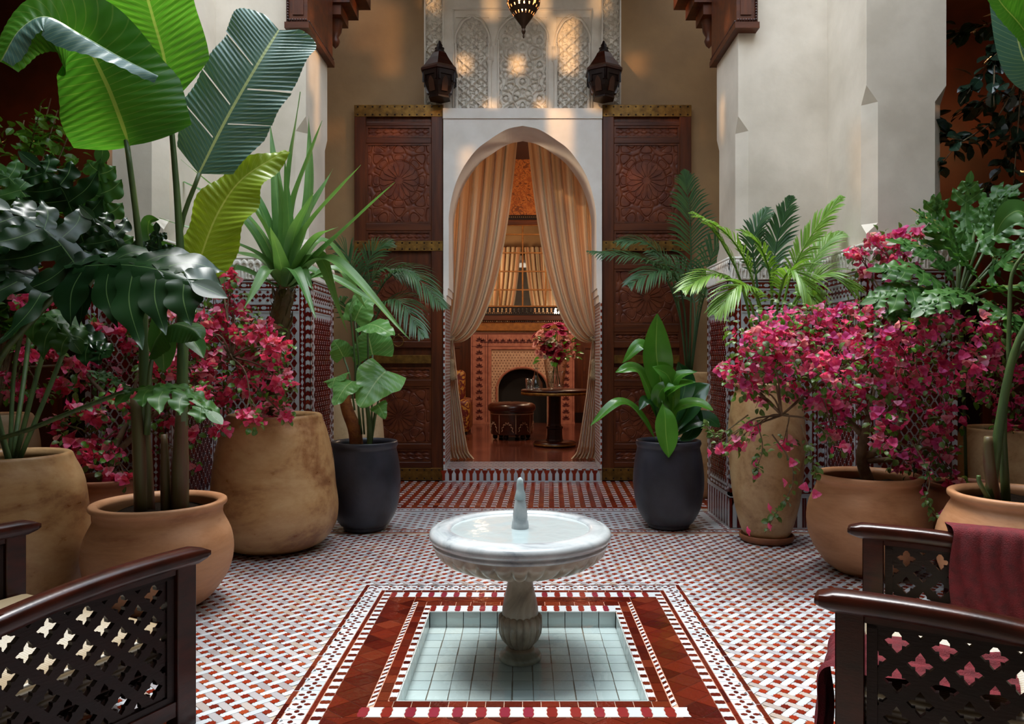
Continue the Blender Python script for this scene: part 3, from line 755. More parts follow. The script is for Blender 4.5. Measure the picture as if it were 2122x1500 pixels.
for sx in (-1, 1):                                                              # gallery posts and lintels in shadow
    X0, X1 = sorted((sx * 3.1, sx * 6.1)); mb = MB(); box(mb, X0, X1, 5.3, 5.5, 4.35, 5.3); 
    struct('beam', mb, M['woodh'])
    m = MB(); Xc = sx * 3.35; box(m, Xc - .13, Xc + .13, 8.1, 8.3, 0, 4.2); struct('pillar', m, M['wood'])
    m = MB(); fr = Fr((sx * 4.35, 8.3, 0), (1, 0, 0), (0, 0, 1), (0, -1, 0)); poly = []
    for k in range(21):
        t = k / 20 * PI; poly.append((-.75 * math.cos(t), 2.1 + .6 * math.sin(t)))
    for k in range(20):
        A, B = poly[k], poly[k + 1]; s_ = 1.16
        m.add([fr.p(A[0], A[1], 0), fr.p(B[0], B[1], 0), fr.p(B[0] * s_, 2.1 + (B[1] - 2.1) * s_, 0), fr.p(A[0] * s_, 2.1 + (A[1] - 2.1) * s_, 0), fr.p(A[0], A[1], .06), fr.p(B[0], B[1], .06), fr.p(B[0] * s_, 2.1 + (B[1] - 2.1) * s_, .06), fr.p(A[0] * s_, 2.1 + (A[1] - 2.1) * s_, .06)], BOXF)
    for a0, a1 in ((-.87, -.75), (.75, .87)): fbox(m, fr, a0, a1, 0, 2.1, 0, .06)
    dd = struct('door_3' if sx < 0 else 'door_4', m, M['wood'])
    fbox(MB(), fr, -.75, .75, 0, 2.1, 0, .02).build('door_panel', M['darkwood'], dd)
# ================================================================== the salon beyond the arch
M['damask'] = None
t = NT('gold_orange_damask'); v = t.obj(); nz = t.noise(9, 3, v, dist=2.2)
t.l(t.ramp(nz, [(.42, rgb('#6e3410')), (.5, rgb('#b4682c')), (.58, rgb('#8a4416'))]), t.b.inputs['Base Color']); t.b.inputs['Roughness'].default_value = .35; t.b.inputs['Sheen Weight'].default_value = .2; M['damask'] = t.m
M['salonfloor'] = simple('red_brown_marble', '#4a2218', '#7a4434', .14, 2.2, 9, .03, coat=.2)
M['terra_carve'] = simple('painted_terracotta_plaster', '#9c5c48', '#b87660', .6, 12, bump=.1)
M['creamcarve'] = simple('cream_pierced_plaster', '#ccaa8c', '#bc967a', .6, 12, bump=.1)
M['redpaint'] = simple('dark_red_plaster', '#5e1810', '#4a120c', .6, 10, bump=.05)
M['leather'] = simple('oxblood_leather', '#2a0f0a', '#3e1a12', .28, 20, bump=.15, bscale=90, coat=.3)
M['mirror'] = simple('mirror_glass', '#d8cfc4', None, .02, bump=0, metal=1)
M['gilt'] = simple('gilt_wood', '#9a6226', '#7a4a1c', .4, 14, bump=.2, metal=.4)
FY = 14.55; ZI = .15
wallbox('floor_salon', -3.2, 3.2, 9.05, 15, -.02, ZI, m='salonfloor').name = 'floor'
for a in ((-3.3, -3.1, 9.05, 15, 0, 5.4), (3.1, 3.3, 9.05, 15, 0, 5.4)): wallbox('wall_salon', *a, m='damask')
wallbox('wall_salon', -3.2, 3.2, FY, FY + .2, 0, 5.4, m='damask'); wallbox('ceiling', -3.2, 3.2, 9.05, 15, 5.3, 5.45, m='ceil')
ff = Fr((0, FY, 0), (1, 0, 0), (0, 0, 1), (0, -1, 0))
# wainscot each side of the chimney breast
for sx in (-1, 1):
    x0, x1 = (1.02, 3.1) if sx > 0 else (-3.1, -1.02)
    m = MB(); fbox(m, ff, x0, x1, ZI, 1.92, 0, .06); wn = struct('wall_panelling', m, M['wood'])
    fbox(MB(), ff, x0, x1, 1.92, 2.08, 0, .075).build('dado_rail', M['gilt'], wn)
    fbox(MB(), ff, x0, x1, ZI, ZI + .2, .06, .09).build('skirting', M['darkwood'], wn)
    for k in range(2):
        c = x0 + (k + .5) * (x1 - x0) / 2; m = MB(); w2 = .36
        for a0, a1, b0, b1 in ((c - w2, c + w2, 1.6, 1.64), (c - w2, c + w2, .5, .54), (c - w2, c - w2 + .04, .54, 1.6), (c + w2 - .04, c + w2, .54, 1.6)): fbox(m, ff, a0, a1, b0, b1, .06, .085)
        m.build('panel_moulding', M['woodh'], wn)
# fireplace
fpl = thing('fireplace', 'arched fireplace with red patterned plaster surround in the back room', 'fireplace', (0, FY, ZI)); fpl.location = (0, 0, 0)
B = MB(); D0 = .32
for a0, a1, b0, b1 in ((-1.0, -.6, ZI, 1.9), (.6, 1.0, ZI, 1.9), (-.6, .6, 1.58, 1.9)): fbox(B, ff, a0, a1, b0, b1, 0, D0)
B.build('surround', M['terra_carve'], fpl, label='red patterned outer surround')
# inner field with pierced arch
m = MB(); F2 = .28; hw_, zs_, za_ = .47, .80, 1.2
ap = [(ZI, hw_)] + [(zs_ + (za_ - zs_) * math.sin(k / 14 * PI / 2), hw_ * math.cos(k / 14 * PI / 2) ** .9) for k in range(15)]
for sx in (-1, 1):
    vs = []
    for z, x in ap: vs += [ff.p(sx * x, z, F2), ff.p(sx * .62, z, F2), ff.p(sx * x, z, .02)]
    m.add(vs, [f for k in range(len(ap) - 1) for f in ((3 * k, 3 * k + 1, 3 * k + 4, 3 * k + 3), (3 * k, 3 * k + 3, 3 * k + 5, 3 * k + 2))])
fbox(m, ff, -.62, .62, za_, 1.6, .02, F2); m.build('pierced_field', M['creamcarve'], fpl)
fbox(MB(), ff, -.6, .6, ZI, 1.25, .0, .03).build('firebox', M['black'], fpl)
m = MB()
for i in range(-10, 11):
    for j in range(26):
        x = i * .058 + (.029 if j % 2 else 0); z = .22 + j * .052
        t_ = (z - zs_) / (za_ - zs_); lim = hw_ + .05 if z < zs_ else (hw_ + .05) * math.sqrt(max(0, 1 - min(t_ / 1.12, 1) ** 2)) if t_ < 1.12 else 0
        if lim < abs(x) < .585: prism(m, ff, [(x + a_, z + b_) for a_, b_ in star_poly(.013, .6, 4)], F2, F2 + .004)
m.build('piercing', M['redpaint'], fpl, kind='stuff')
m = MB(); tube(m, [ff.p(-hw_ - .03, ZI + .01, F2 + .01)] + [ff.p(-(hw_ + .03) * math.cos(k / 16 * PI), zs_ + (za_ + .03 - zs_) * math.sin(k / 16 * PI), F2 + .01) for k in range(17)] + [ff.p(hw_ + .03, ZI + .01, F2 + .01)], .02, 6, k=80); m.build('arch_moulding', M['terra_carve'], fpl, True)
m = MB()
def palm_motif(fr, a, b, r, rot=0):
    for k in (-2, -1, 0, 1, 2):
        t_ = PI / 2 + k * .55 + rot; L = r * (1 - .12 * abs(k)); ca, sa = math.cos(t_), math.sin(t_)
        prism(m, fr, [(a + ca * .01, b + sa * .01), (a + ca * L * .6 - sa * r * .16, b + sa * L * .6 + ca * r * .16), (a + ca * L, b + sa * L), (a + ca * L * .6 + sa * r * .16, b + sa * L * .6 - ca * r * .16)], D0, D0 + .004)
for sx in (-1, 1):
    for k in range(13):
        z = .26 + k * .125; palm_motif(ff, sx * .83, z - .04, .11); palm_motif(ff, sx * .83, z + .03, .04, PI)
    for (a_, w3) in ((.66, .012), (.71, .006), (.955, .006), (.99, .01)): fbox(m, ff, *sorted((sx * a_, sx * (a_ + w3))), ZI + .04, 1.86, D0, D0 + .003)
for k in range(-6, 7): palm_motif(ff, k * .125, 1.69, .105); palm_motif(ff, k * .125, 1.77, .04, PI)
for b in (1.63, 1.865, 1.885): fbox(m, ff, -.98, .98, b, b + .008, D0, D0 + .003)
m.build('painted_motif', M['redpaint'], fpl, kind='stuff')
m = MB()
for k in range(90): fbox(m, ff, -.99 + k * .022, -.99 + k * .022 + .011, 1.9, 1.925, D0 - .01, D0 + .02)
m.build('dentil', M['creamcarve'], fpl, kind='stuff')
fbox(MB(), ff, -1.06, 1.06, 1.925, 2.08, 0, .38, bev=.01).build('mantel_shelf', M['gilt'], fpl)
# mirror: panes between gilt bars
mir = thing('wall_mirror', 'tall gilt mirror of many panes over the mantel', 'mirror', (0, FY, 2.1)); mir.location = (0, 0, 0)
fbox(MB(), ff, -.95, .95, 2.12, 4.2, .0, .05).build('back_board', M['darkwood'], mir)
cols_ = [-.9, -.45, 0, .45, .9]; rows_ = [2.42, 2.74, 3.1, 3.46, 3.82, 4.0]
for i in range(4):
    for j in range(5):
        fbox(MB(), ff, cols_[i] + .014, cols_[i + 1] - .014, rows_[j] + .012, rows_[j + 1] - .012, .05, .058, bev=.003).build('pane', M['mirror'], mir)
m = MB()
for c in cols_: fbox(m, ff, c - .014, c + .014, 2.42, 4.0, .05, .075)
for r in rows_: fbox(m, ff, -.9, .9, r - .012, r + .012, .051, .073)
m.build('glazing_bar', M['gilt'], mir)
fbox(MB(), ff, -.95, .95, 2.14, 2.24, .05, .09, bev=.01).build('rail', M['woodh'], mir)
fbox(MB(), ff, -.95, .95, 4.0, 4.1, .05, .09, bev=.01).build('rail', M['woodh'], mir)
m = MB()
for k in range(46):
    for z0 in (2.27, 4.14, 2.105):
        x = -.9 + k * .04
        prism(m, ff, [(x + a_, z0 + .02 + b_) for a_, b_ in star_poly(.016 if z0 > 2.2 else .012, .5, 4)], .05, .066)
for k in range(23):
    for q_ in (2.325, 2.365): prism(m, ff, [(-.88 + k * .08 + a_, q_ + b_) for a_, b_ in star_poly(.026, .55, 5, k)], .05, .07)
m.build('mirror_mosaic', M['mirror'], mir, kind='stuff')
# sofa at the left
M['brocade'] = None
t = NT('red_gold_brocade'); v = t.obj(); nz = t.noise(7, 2, v, dist=2.5); t.l(t.ramp(nz, [(.52, rgb('#5a0f0c')), (.56, rgb('#a8762c'))]), t.b.inputs['Base Color']); t.b.inputs['Roughness'].default_value = .5; M['brocade'] = t.m
sofa = thing('sofa', 'red and gold brocade sofa beside the left curtain', 'sofa', (-1.75, 12.6, ZI))
def rbox(w_, d_, h_, r=.05, n=6, puff=.0):
    m = MB(); 
    bmv = []
    for i in range(n + 1):
        pass
    import bmesh
    bm = bmesh.new(); bmesh.ops.create_cube(bm, size=1); bmesh.ops.scale(bm, vec=(w_, d_, h_), verts=bm.verts)
    bmesh.ops.bevel(bm, geom=bm.edges[:], offset=r, segments=4, affect='EDGES', profile=.5)
    if puff:
        bmesh.ops.subdivide_edges(bm, edges=bm.edges[:], cuts=2, use_grid_fill=True)
        for v_ in bm.verts:
            k = (1 - min(1, (2 * v_.co.x / w_) ** 2)) * (1 - min(1, (2 * v_.co.y / d_) ** 2)); v_.co.z += math.copysign(puff * k, v_.co.z)
    vs = [tuple(v_.co) for v_ in bm.verts]; fs = [tuple(v_.index for v_ in f.verts) for f in bm.faces] if False else None
    bm.verts.index_update(); fs = [tuple(v_.index for v_ in f.verts) for f in bm.faces]; bm.free(); m.add(vs, fs); return m
o = rbox(1.5, .9, .3, .06).build('seat', M['brocade'], sofa, True); o.location = (0, 0, .3)
o = rbox(.2, .9, .55, .08).build('arm', M['brocade'], sofa, True); o.location = (.78, 0, .3)
o = rbox(.5, .22, .5, .09).build('cushion', M['brocade'], sofa, True); o.location = (.45, -.12, .66)
o = rbox(1.5, .2, .9, .08).build('backrest', M['brocade'], sofa, True); o.location = (0, .42, .6)
m = MB(); [box(m, x - .04, x + .04, y - .04, y + .04, 0, .16) for x in (-.7, .8) for y in (-.38, .38)]; m.build('leg', M['darkwood'], sofa)
# pouf
pf = thing('pouf', 'round studded leather pouf with star cutouts before the fireplace', 'pouf', (-.17, 11.6, ZI))
def gad(n_, amp, k0, k1):
    return lambda k, r, z, a: (r * (1 + amp * (abs(math.cos(a * n_ / 2)) - .5) * (k0 <= k <= k1)), z)
m = MB(); lathe(m, [(0, .08), (.32, .08), (.33, .1), (.335, .42), (.33, .44), (.0, .44)], 40); m.build('body', M['leather'], pf, True)
m = MB(); lathe(m, [(.34, .43), (.365, .45), (.372, .49), (.365, .53), (.32, .56), (.22, .572), (.1, .566), (.02, .548), (0, .546)], 48, mod=lambda k, r, z, a: (r, z - (.006 * (1 - abs(math.sin(a * 4))) ** 6 if r > .05 and z > .5 else 0))); m.build('seat', M['leather'], pf, True)
m = MB()
def stud(m, x, y, z, r=.006): lathe(m, [(0, -r), (r, 0), (0, r)], 5, (x, y, z))
for k in range(150):
    a_ = 2 * PI * k / 150; stud(m, .339 * math.cos(a_), .339 * math.sin(a_), .40)
for s_ in range(8):
    a0 = s_ * PI / 4 + .2
    for k in range(22): stud(m, .34 * math.cos(a0), .34 * math.sin(a0), .11 + k * .013)
    for k in range(40):
        q_ = k / 40 * PI; r = .085 * (1 + .25 * (abs((q_ * 7 / PI) % 1 - .5) * 2 - .5)); da = r * math.cos(q_) / .34; z = .13 + r * 1.6 * math.sin(q_)
        stud(m, .34 * math.cos(a0 + PI / 8 + da), .34 * math.sin(a0 + PI / 8 + da), z, .0055)
m.build('stud', M['creamcarve'], pf, kind='stuff')
for k in range(6):
    a_ = k * PI / 3 + .2; o = MB(); lathe(o, [(.0, 0), (.03, .01), (.04, .04), (.035, .08), (0, .08)], 10); o = o.build('foot', M['darkwood'], pf, True); o.location = (.26 * math.cos(a_), .26 * math.sin(a_), 0)
# pedestal table
tb = thing('pedestal_table', 'round dark pedestal table with brass edge carrying the bouquet', 'table', (.46, 10.65, ZI))
m = MB(); lathe(m, [(0, .765), (.46, .765), (.475, .775), (.482, .79), (.482, .80), (.47, .81), (0, .812)], 56); m.build('tabletop', M['railwood'], tb, True)
m = MB(); lathe(m, [(.478, .735), (.484, .74), (.484, .768), (.478, .772)], 56); m.build('brass_edge', M['brass'], tb, True)
m = MB(); lathe(m, [(.0, .735), (.476, .735), (.476, .77)], 56); m.build('apron', M['darkwood'], tb, True)
m = MB(); lathe(m, [(.0, 0), (.27, 0), (.30, .01), (.305, .04), (.29, .065), (.2, .075), (.13, .08), (0, .08)], 48); m.build('base', M['railwood'], tb, True)
m = MB(); lathe(m, [(.13, .07), (.115, .1), (.108, .16), (.108, .24), (.118, .255), (.118, .275), (.095, .29), (.088, .32), (.088, .7), (.10, .74)], 8); m.build('column', M['darkwood'], tb)
m = MB(); lathe(m, [(.303, .02), (.31, .025), (.31, .038), (.303, .042)], 48); m.build('brass_band', M['brass'], tb, True)
# glass
g = NT('clear_glass'); g.t.nodes.remove(g.b); _a = g.n('ShaderNodeBsdfTransparent'); _a.inputs[0].default_value = (.93, .96, .97, 1); _b = g.n('ShaderNodeBsdfGlossy'); _b.inputs['Roughness'].default_value = .03; _l = g.n('ShaderNodeLayerWeight'); _l.inputs[0].default_value = .25; _m = g.n('ShaderNodeMixShader'); g.l(g.math('MULTIPLY', _l.outputs['Facing'], .85), _m.inputs[0]); g.l(_a.outputs[0], _m.inputs[1]); g.l(_b.outputs[0], _m.inputs[2]); g.l(_m.outputs[0], g.out.inputs[0]); M['glass'] = g.m
if 0: g.b.inputs['Transmission Weight'].default_value = 1; g.b.inputs['Roughness'].default_value = .02; g.b.inputs['IOR'].default_value = 1.45; g.b.inputs['Base Color'].default_value = (.97, .98, 1, 1)
TZ = ZI + .812
vs_ = thing('glass_vase', 'large shouldered clear glass vase on the pedestal table', 'vase', (.47, 10.62, TZ))
m = MB(); out = [(0, .0), (.105, .0), (.115, .02), (.125, .12), (.150, .28), (.165, .38), (.160, .42), (.145, .445), (.150, .46)]
lathe(m, out + [(.146, .46), (.140, .445), (.155, .42), (.158, .38), (.144, .28), (.119, .12), (.108, .03), (0, .025)], 40); m.build('vase_body', M['glass'], vs_, True)
m = MB(); lathe(m, [(0, .03), (.106, .032), (.116, .12), (.138, .26), (0, .26)], 32); m.build('vase_water', M['glass'], vs_, True)
cf = thing('glass_carafe', 'clear glass carafe with round stopper beside the vase', 'carafe', (.19, 10.55, TZ))
m = MB(); lathe(m, [(0, 0), (.085, 0), (.095, .03), (.09, .09), (.05, .16), (.03, .2), (.026, .28), (.042, .31), (.038, .31), (.022, .28), (.026, .2), (.045, .16), (.085, .09), (.088, .03), (0, .008)], 28); m.build('carafe_body', M['glass'], cf, True)
m = MB(); lathe(m, [(.0, .29), (.02, .3), (.02, .315), (.012, .33), (.035, .36), (.035, .385), (0, .41)], 16); m.build('stopper', M['glass'], cf, True)
for dx, dy in ((-.015, -.12),):
    gl_ = thing('drinking_glass', 'short ribbed glass tumbler in front of the carafe', 'glass', (.10, 10.38, TZ))
    m = MB(); lathe(m, [(0, 0), (.05, 0), (.062, .16), (.058, .16), (.047, .012), (0, .012)], 20); 
    for z in (.05, .08, .11): lathe(m, [(.052 + z * .06, z), (.057 + z * .06, z + .004), (.052 + z * .06, z + .008)], 20)
    m.build('glass_body', M['glass'], gl_, True)

# ------------------------------------------------------------------ curtains
t = NT('striped_silk'); uvn = t.n('ShaderNodeUVMap'); sp = t.n('ShaderNodeSeparateXYZ'); t.l(uvn.outputs[0], sp.inputs[0])
s1 = t.math('FRACT', t.math('MULTIPLY', sp.outputs[0], 5.0))
t.l(t.ramp(s1, [(0, rgb('#a87a54')), (.2, rgb('#dcc49c')), (.3, rgb('#9c8e6e')), (.52, rgb('#dccaa8')), (.6, rgb('#c0926a')), (.8, rgb('#a07250')), (.95, rgb('#cdb892'))]), t.b.inputs['Base Color'])
t.b.inputs['Roughness'].default_value = .42; t.b.inputs['Sheen Weight'].default_value = .3; t.bump(t.noise(60, 3, t.obj()), .08, .003)
tb = t.n('ShaderNodeBsdfTranslucent'); tb.inputs[0].default_value = rgb('#d8a070'); mx = t.n('ShaderNodeMixShader'); mx.inputs[0].default_value = .12; t.l(t.b.outputs[0], mx.inputs[1]); t.l(tb.outputs[0], mx.inputs[2]); t.l(mx.outputs[0], t.out.inputs[0])
M['silk'] = t.m
M['fringe'] = simple('bullion_fringe', '#a8906c', '#8a7050', .7, 60, bump=.3)
def curtain(sx, label):
    Y0 = 9.28; NU, NT_ = 150, 70; xt0, xt1 = .99, .06; tie = (.90, 1.66)
    root = thing('curtain', label, 'curtain', (0, 0, 0), 0, 'silk curtains in the arch')
    pts = []
    for j in range(NT_):
        t_ = j / (NT_ - 1)
        for i in range(NU):
            u = i / (NU - 1); xt = xt0 + (xt1 - xt0) * u
            P0 = np.array((xt, 4.35)); P3 = np.array((tie[0] + .02 - .05 * u, tie[1] + .10 - .16 * u)); 
            P1 = np.array((xt + .10 * u, 3.1)); P2 = np.array((xt0 - (xt0 - .36) * u ** 1.1, 2.0 - .50 * u ** 1.5))
            q_ = (1 - t_) ** 3 * P0 + 3 * (1 - t_) ** 2 * t_ * P1 + 3 * (1 - t_) * t_ ** 2 * P2 + t_ ** 3 * P3
            ph = u * 2 * PI * 6.5 + .9 * math.sin(u * 9); am = .075 * (1 - .55 * t_) * (.85 + .3 * math.sin(u * 17 + 2))
            if t_ > .9: am *= (1 - t_) / .1 * .8 + .2
            y = Y0 + am * math.sin(ph) + .015 * math.sin(3 * ph + t_ * 5) - .12 * t_ * t_ * (1 - .5 * u)
            pts.append((sx * (q_[0] + .018 * math.cos(ph) * (1 - t_)), y, q_[1]))
    m = MB(); grid(m, pts, NT_, NU)
    # uv along u
    m.uv = [((k % NU) / (NU - 1), (k // NU) / (NT_ - 1)) for k in range(NT_ * NU)]
    m.build('upper_drape', M['silk'], root, True)
    m = MB(); pts = []; NU2, NT2 = 90, 50
    for j in range(NT2):
        t_ = j / (NT2 - 1); z = 1.68 - t_ * (1.68 - ZI - .012)
        xin = float(np.interp(t_, [0, .12, .45, .8, .95, 1], [.86, .84, .79, .71, .67, .60])); xo = .97
        for i in range(NU2):
            u = i / (NU2 - 1); ph = u * 2 * PI * 8; am = .03 + .015 * t_
            x = xo + (xin - xo) * u
            pts.append((sx * x, 9.17 + am * math.sin(ph + .5 * math.sin(t_ * 6)) + (.05 * t_ if t_ > .9 else 0), z + (.01 * math.sin(ph * .5) if t_ > .97 else 0)))
    grid(m, pts, NT2, NU2); m.uv = [((k % NU2) / (NU2 - 1), 0) for k in range(NT2 * NU2)]
    m.build('lower_drape', M['silk'], root, True)
    m = MB(); tube(m, [(sx * .99, 9.22, 1.66), (sx * .9, 9.10, 1.63), (sx * .85, 9.14, 1.64), (sx * .86, 9.27, 1.67)], .018, 8, k=20); m.build('tieback', M['fringe'], root, True)
    m = MB(); lathe(m, [(0, 1.40), (.015, 1.39), (.03, 1.37), (.034, 1.33), (.026, 1.31), (.045, 1.2), (.06, 1.14), (.0, 1.135)], 18, (sx * .865, 9.08, 0), mod=lambda k, r, z, a: (r * (1 + .08 * math.cos(9 * a)), z)); tube(m, [(sx * .86, 9.1, 1.64), (sx * .865, 9.08, 1.4)], .006, 5); m.build('tassel', M['fringe'], root, True)
curtain(-1, 'striped silk curtain tied back to the left of the arch'); curtain(1, 'striped silk curtain tied back to the right of the arch')
# ================================================================== marble fountain
t = NT('grey_veined_marble'); v = t.obj(); nz = t.noise(3.5, 9, v, dist=1.6, rough=.6)
c = t.ramp(nz, [(.30, rgb('#7e878d')), (.42, rgb('#a8afb2')), (.56, rgb('#bcc1c2'))]); n2 = t.noise(1.6, 3, v)
t.l(t.mix(t.ramp(n2, [(.5, (0, 0, 0)), (.8, (.25, .25, .25))]), c, rgb('#94897a')), t.b.inputs['Base Color']); t.b.inputs['Roughness'].default_value = .16; t.b.inputs['Coat Weight'].default_value = .3
M['marble'] = t.m
t = NT('brownish_marble'); v = t.obj(); nz = t.noise(4, 9, v, dist=1.4)
t.l(t.ramp(nz, [(.35, rgb('#7e7365')), (.5, rgb('#a39683')), (.65, rgb('#b5ad9f'))]), t.b.inputs['Base Color']); t.b.inputs['Roughness'].default_value = .28; M['marbled'] = t.m  # browner, darker marble for foot, bulb, stem and bowl underside
fn_ = thing('marble_fountain', 'white marble pedestal fountain with gadrooned bowl standing in the pool', 'fountain', (-.012, 3.68, -.0865))
def lob(n_, amp):
    def f(a): 
        q_ = (a * n_ / (2 * PI)) % 1.0; return amp * math.sqrt(max(0, 1 - (2 * q_ - 1) ** 2))
    return f
m = MB(); lathe(m, [(0, 0), (.098, 0), (.104, .006), (.105, .024), (.098, .034), (.078, .037), (.076, .05), (.07, .058), (.06, .064)], 48); m.build('foot', M['marbled'], fn_, True)
g12 = lob(18, .012)
m = MB(); pr = [(.055, .06), (.062, .075), (.08, .10), (.094, .135), (.099, .17), (.098, .2), (.092, .215), (.086, .218)]
am = [0, .4, .9, 1, 1, .9, .4, 0]
lathe(m, pr, 216, mod=lambda k, r, z, a: (r + g12(a) * am[k], z + (g12(a) * .9 if k >= 5 else 0))); m.build('gadrooned_bulb', M['marbled'], fn_, True)
m = MB(); lathe(m, [(.088, .2), (.090, .23), (.088, .26), (.078, .31), (.066, .36), (.060, .40), (.060, .425), (.066, .445), (.08, .452)], 48); m.build('stem', M['marbled'], fn_, True)
g32 = lob(34, 1)
pr = spl([(.06, .432), (.10, .438), (.18, .455), (.28, .485), (.36, .515), (.41, .55), (.427, .575)], 22)
am = [math.sin(min(1, max(0, (k) / 20)) * PI) ** .5 * .026 if 1 <= k <= 20 else 0 for k in range(22)]
m = MB(); lathe(m, [(float(r), float(z)) for r, z in pr], 34 * 10, mod=lambda k, r, z, a: (r * (1 + am[k] * g32(a) * .8) , z - am[k] * (g32(a)) * .75)); m.build('gadrooned_bowl', M['marbled'], fn_, True)
m = MB(); lathe(m, [(.42, .572), (.432, .578), (.434, .590), (.428, .596), (.43, .60), (.444, .606), (.449, .62), (.447, .636), (.436, .648), (.418, .655), (.412, .654), (.408, .657), (.36, .661), (.345, .657), (.338, .645), (.325, .62), (.25, .60), (0, .595)], 96); m.build('rim', M['marble'], fn_, True)
m = MB(); lathe(m, [(.045, .6), (.043, .66), (.036, .72), (.030, .765), (.028, .775), (.026, .79), (.020, .80), (.018, .82), (.0, .822)], 32); m.build('finial', M['marble'], fn_, True)
wb_ = NT('fountain_water'); wb_.b.inputs['Base Color'].default_value = rgb('#c4d6d8'); wb_.b.inputs['Roughness'].default_value = .12; wb_.b.inputs['Transmission Weight'].default_value = .45; wb_.b.inputs['IOR'].default_value = 1.33; wb_.bump(wb_.noise(5, 3, wb_.obj()), .35, .02); M['bowlwater'] = wb_.m
m = MB(); pts = []
for i in range(20):
    for j in range(64):
        r = .34 * i / 19 + .001; a_ = 2 * PI * j / 64; pts.append((r * math.cos(a_), r * math.sin(a_), .6475 + .0015 * math.sin(r * 50) * math.exp(-r * 6)))
grid(m, pts, 20, 64, closed=True); m.build('bowl_water', M['bowlwater'], fn_, True)
m = MB(); lathe(m, [(.0275, .79), (.027, .81), (.023, .825), (.019, .84), (.0185, .865), (.015, .885), (.008, .897), (0, .90)], 24, mod=lambda k, r, z, a: (r * (1 + .05 * math.sin(3 * a + k)), z)); m.build('water_jet', M['bowlwater'], fn_, True)

# ================================================================== lanterns
M['lanternpane'] = simple('amber_brown_glass', '#40200f', '#2c140a', .3, 8, bump=.1)
def hex_lantern(x, label):
    L = thing('wall_lantern', label, 'lantern', (x, 8.34, 4.305), PI / 6, 'hexagonal lanterns above the door leaves')
    m = MB(); lathe(m, [(0, .0), (.13, .0), (.13, .02), (.12, .03), (.14, .08), (.165, .12), (.17, .14), (.185, .2), (.195, .26), (.2, .285)], 6); 
    m.build('body', M['darkwood'], L)
    m = MB(); lathe(m, [(.2, .285), (.225, .29), (.225, .315), (.19, .35), (.12, .45), (.085, .51), (.06, .53), (0, .53)], 6); m.build('roof', M['railwood'], L)
    m = MB(); lathe(m, [(.05, .52), (.06, .54), (.045, .555), (.055, .575), (.03, .59), (.035, .61), (.02, .63), (.012, .655), (0, .665)], 12); m.build('finial', M['darkwood'], L, True)
    for k in range(6):
        a_ = k * PI / 3 + PI / 6; n_ = Vector((math.cos(a_), math.sin(a_), 0)); u_ = Vector((-math.sin(a_), math.cos(a_), 0))
        fr = Fr(n_ * .125, u_, (0, 0, 1), n_)
        o = MB(); prism(o, Fr(n_ * .153 , u_, Vector((0, 0, 1)) + n_ * .22, n_), [(-.035, .06), (.035, .06), (.035, .16), (.02, .2), (0, .22), (-.02, .2), (-.035, .16)], -.05, -.028); o.build('arched_pane', M['lanternpane'], L)
        o = MB()
        for s_ in (-1, 1): fbox(o, Fr(n_ * .175, u_, (0, 0, 1), n_), s_ * .085 - .02 * (s_ > 0), s_ * .085 + .02 * (s_ < 0), .17, .285, -.02, .008)
        fbox(o, Fr(n_ * .175, u_, (0, 0, 1), n_), -.08, .08, .235, .285, -.02, .006); o.build('bracket', M['darkwood'], L)
    return L
hex_lantern((911 - VX) / FPX * 8.34, 'dark wooden hexagonal lantern above the left door leaf'); hex_lantern((1251 - VX) / FPX * 8.34, 'dark wooden hexagonal lantern above the right door leaf')
# pierced hanging lantern
HL = thing('hanging_lantern', 'pierced brass teardrop lantern glowing at the top over the doorway', 'lantern', ((1085 - VX) / FPX * 6.9, 6.9, 4.60))
m = MB(); NZ, NA = 26, 72; prf = spl([(.022, -.115), (.055, -.07), (.105, 0), (.145, .07), (.155, .12), (.14, .18), (.09, .24), (.05, .28)], NZ); pts = []
for r, z in prf:
    for j in range(NA): pts.append((float(r) * math.cos(2 * PI * j / NA), float(r) * math.sin(2 * PI * j / NA), float(z)))
def hole(i, j):
    return (4 <= i <= 23 and i % 3 == 0 and (j + (2 if i % 2 else 0)) % 4 == 0) or (i in (10, 11, 16, 17) and j % 12 in (2, 3))
grid(m, pts, NZ, NA, closed=True, skip=hole); m.build('pierced_body', M['brassd'], HL, True)
m = MB(); lathe(m, [(.024, -.11), (.02, -.13), (.012, -.14), (.018, -.15), (.02, -.165), (.012, -.185), (.006, -.19), (.009, -.205), (.008, -.22), (0, -.23)], 12); m.build('drop_finial', M['brassd'], HL, True)
m = MB(); lathe(m, [(.05, .28), (.06, .3), (.03, .34), (.015, .4), (.0, .42)], 16); tube(m, [(0, 0, .4), (0, 0, 1.2)], .006, 6); m.build('chain', M['brassd'], HL, True)
em = NT('lamp_filament'); em.b.inputs['Emission Color'].default_value = (1, .62, .25, 1); em.b.inputs['Emission Strength'].default_value = 60
m = MB(); lathe(m, [(0, .03), (.02, .04), (.027, .06), (.02, .085), (0, .09)], 14); m.build('bulb', em.m, HL, True)
lamp('lantern_light', (HL.location.x, 6.9, 4.735), 75, (1.0, .56, .24), .006)

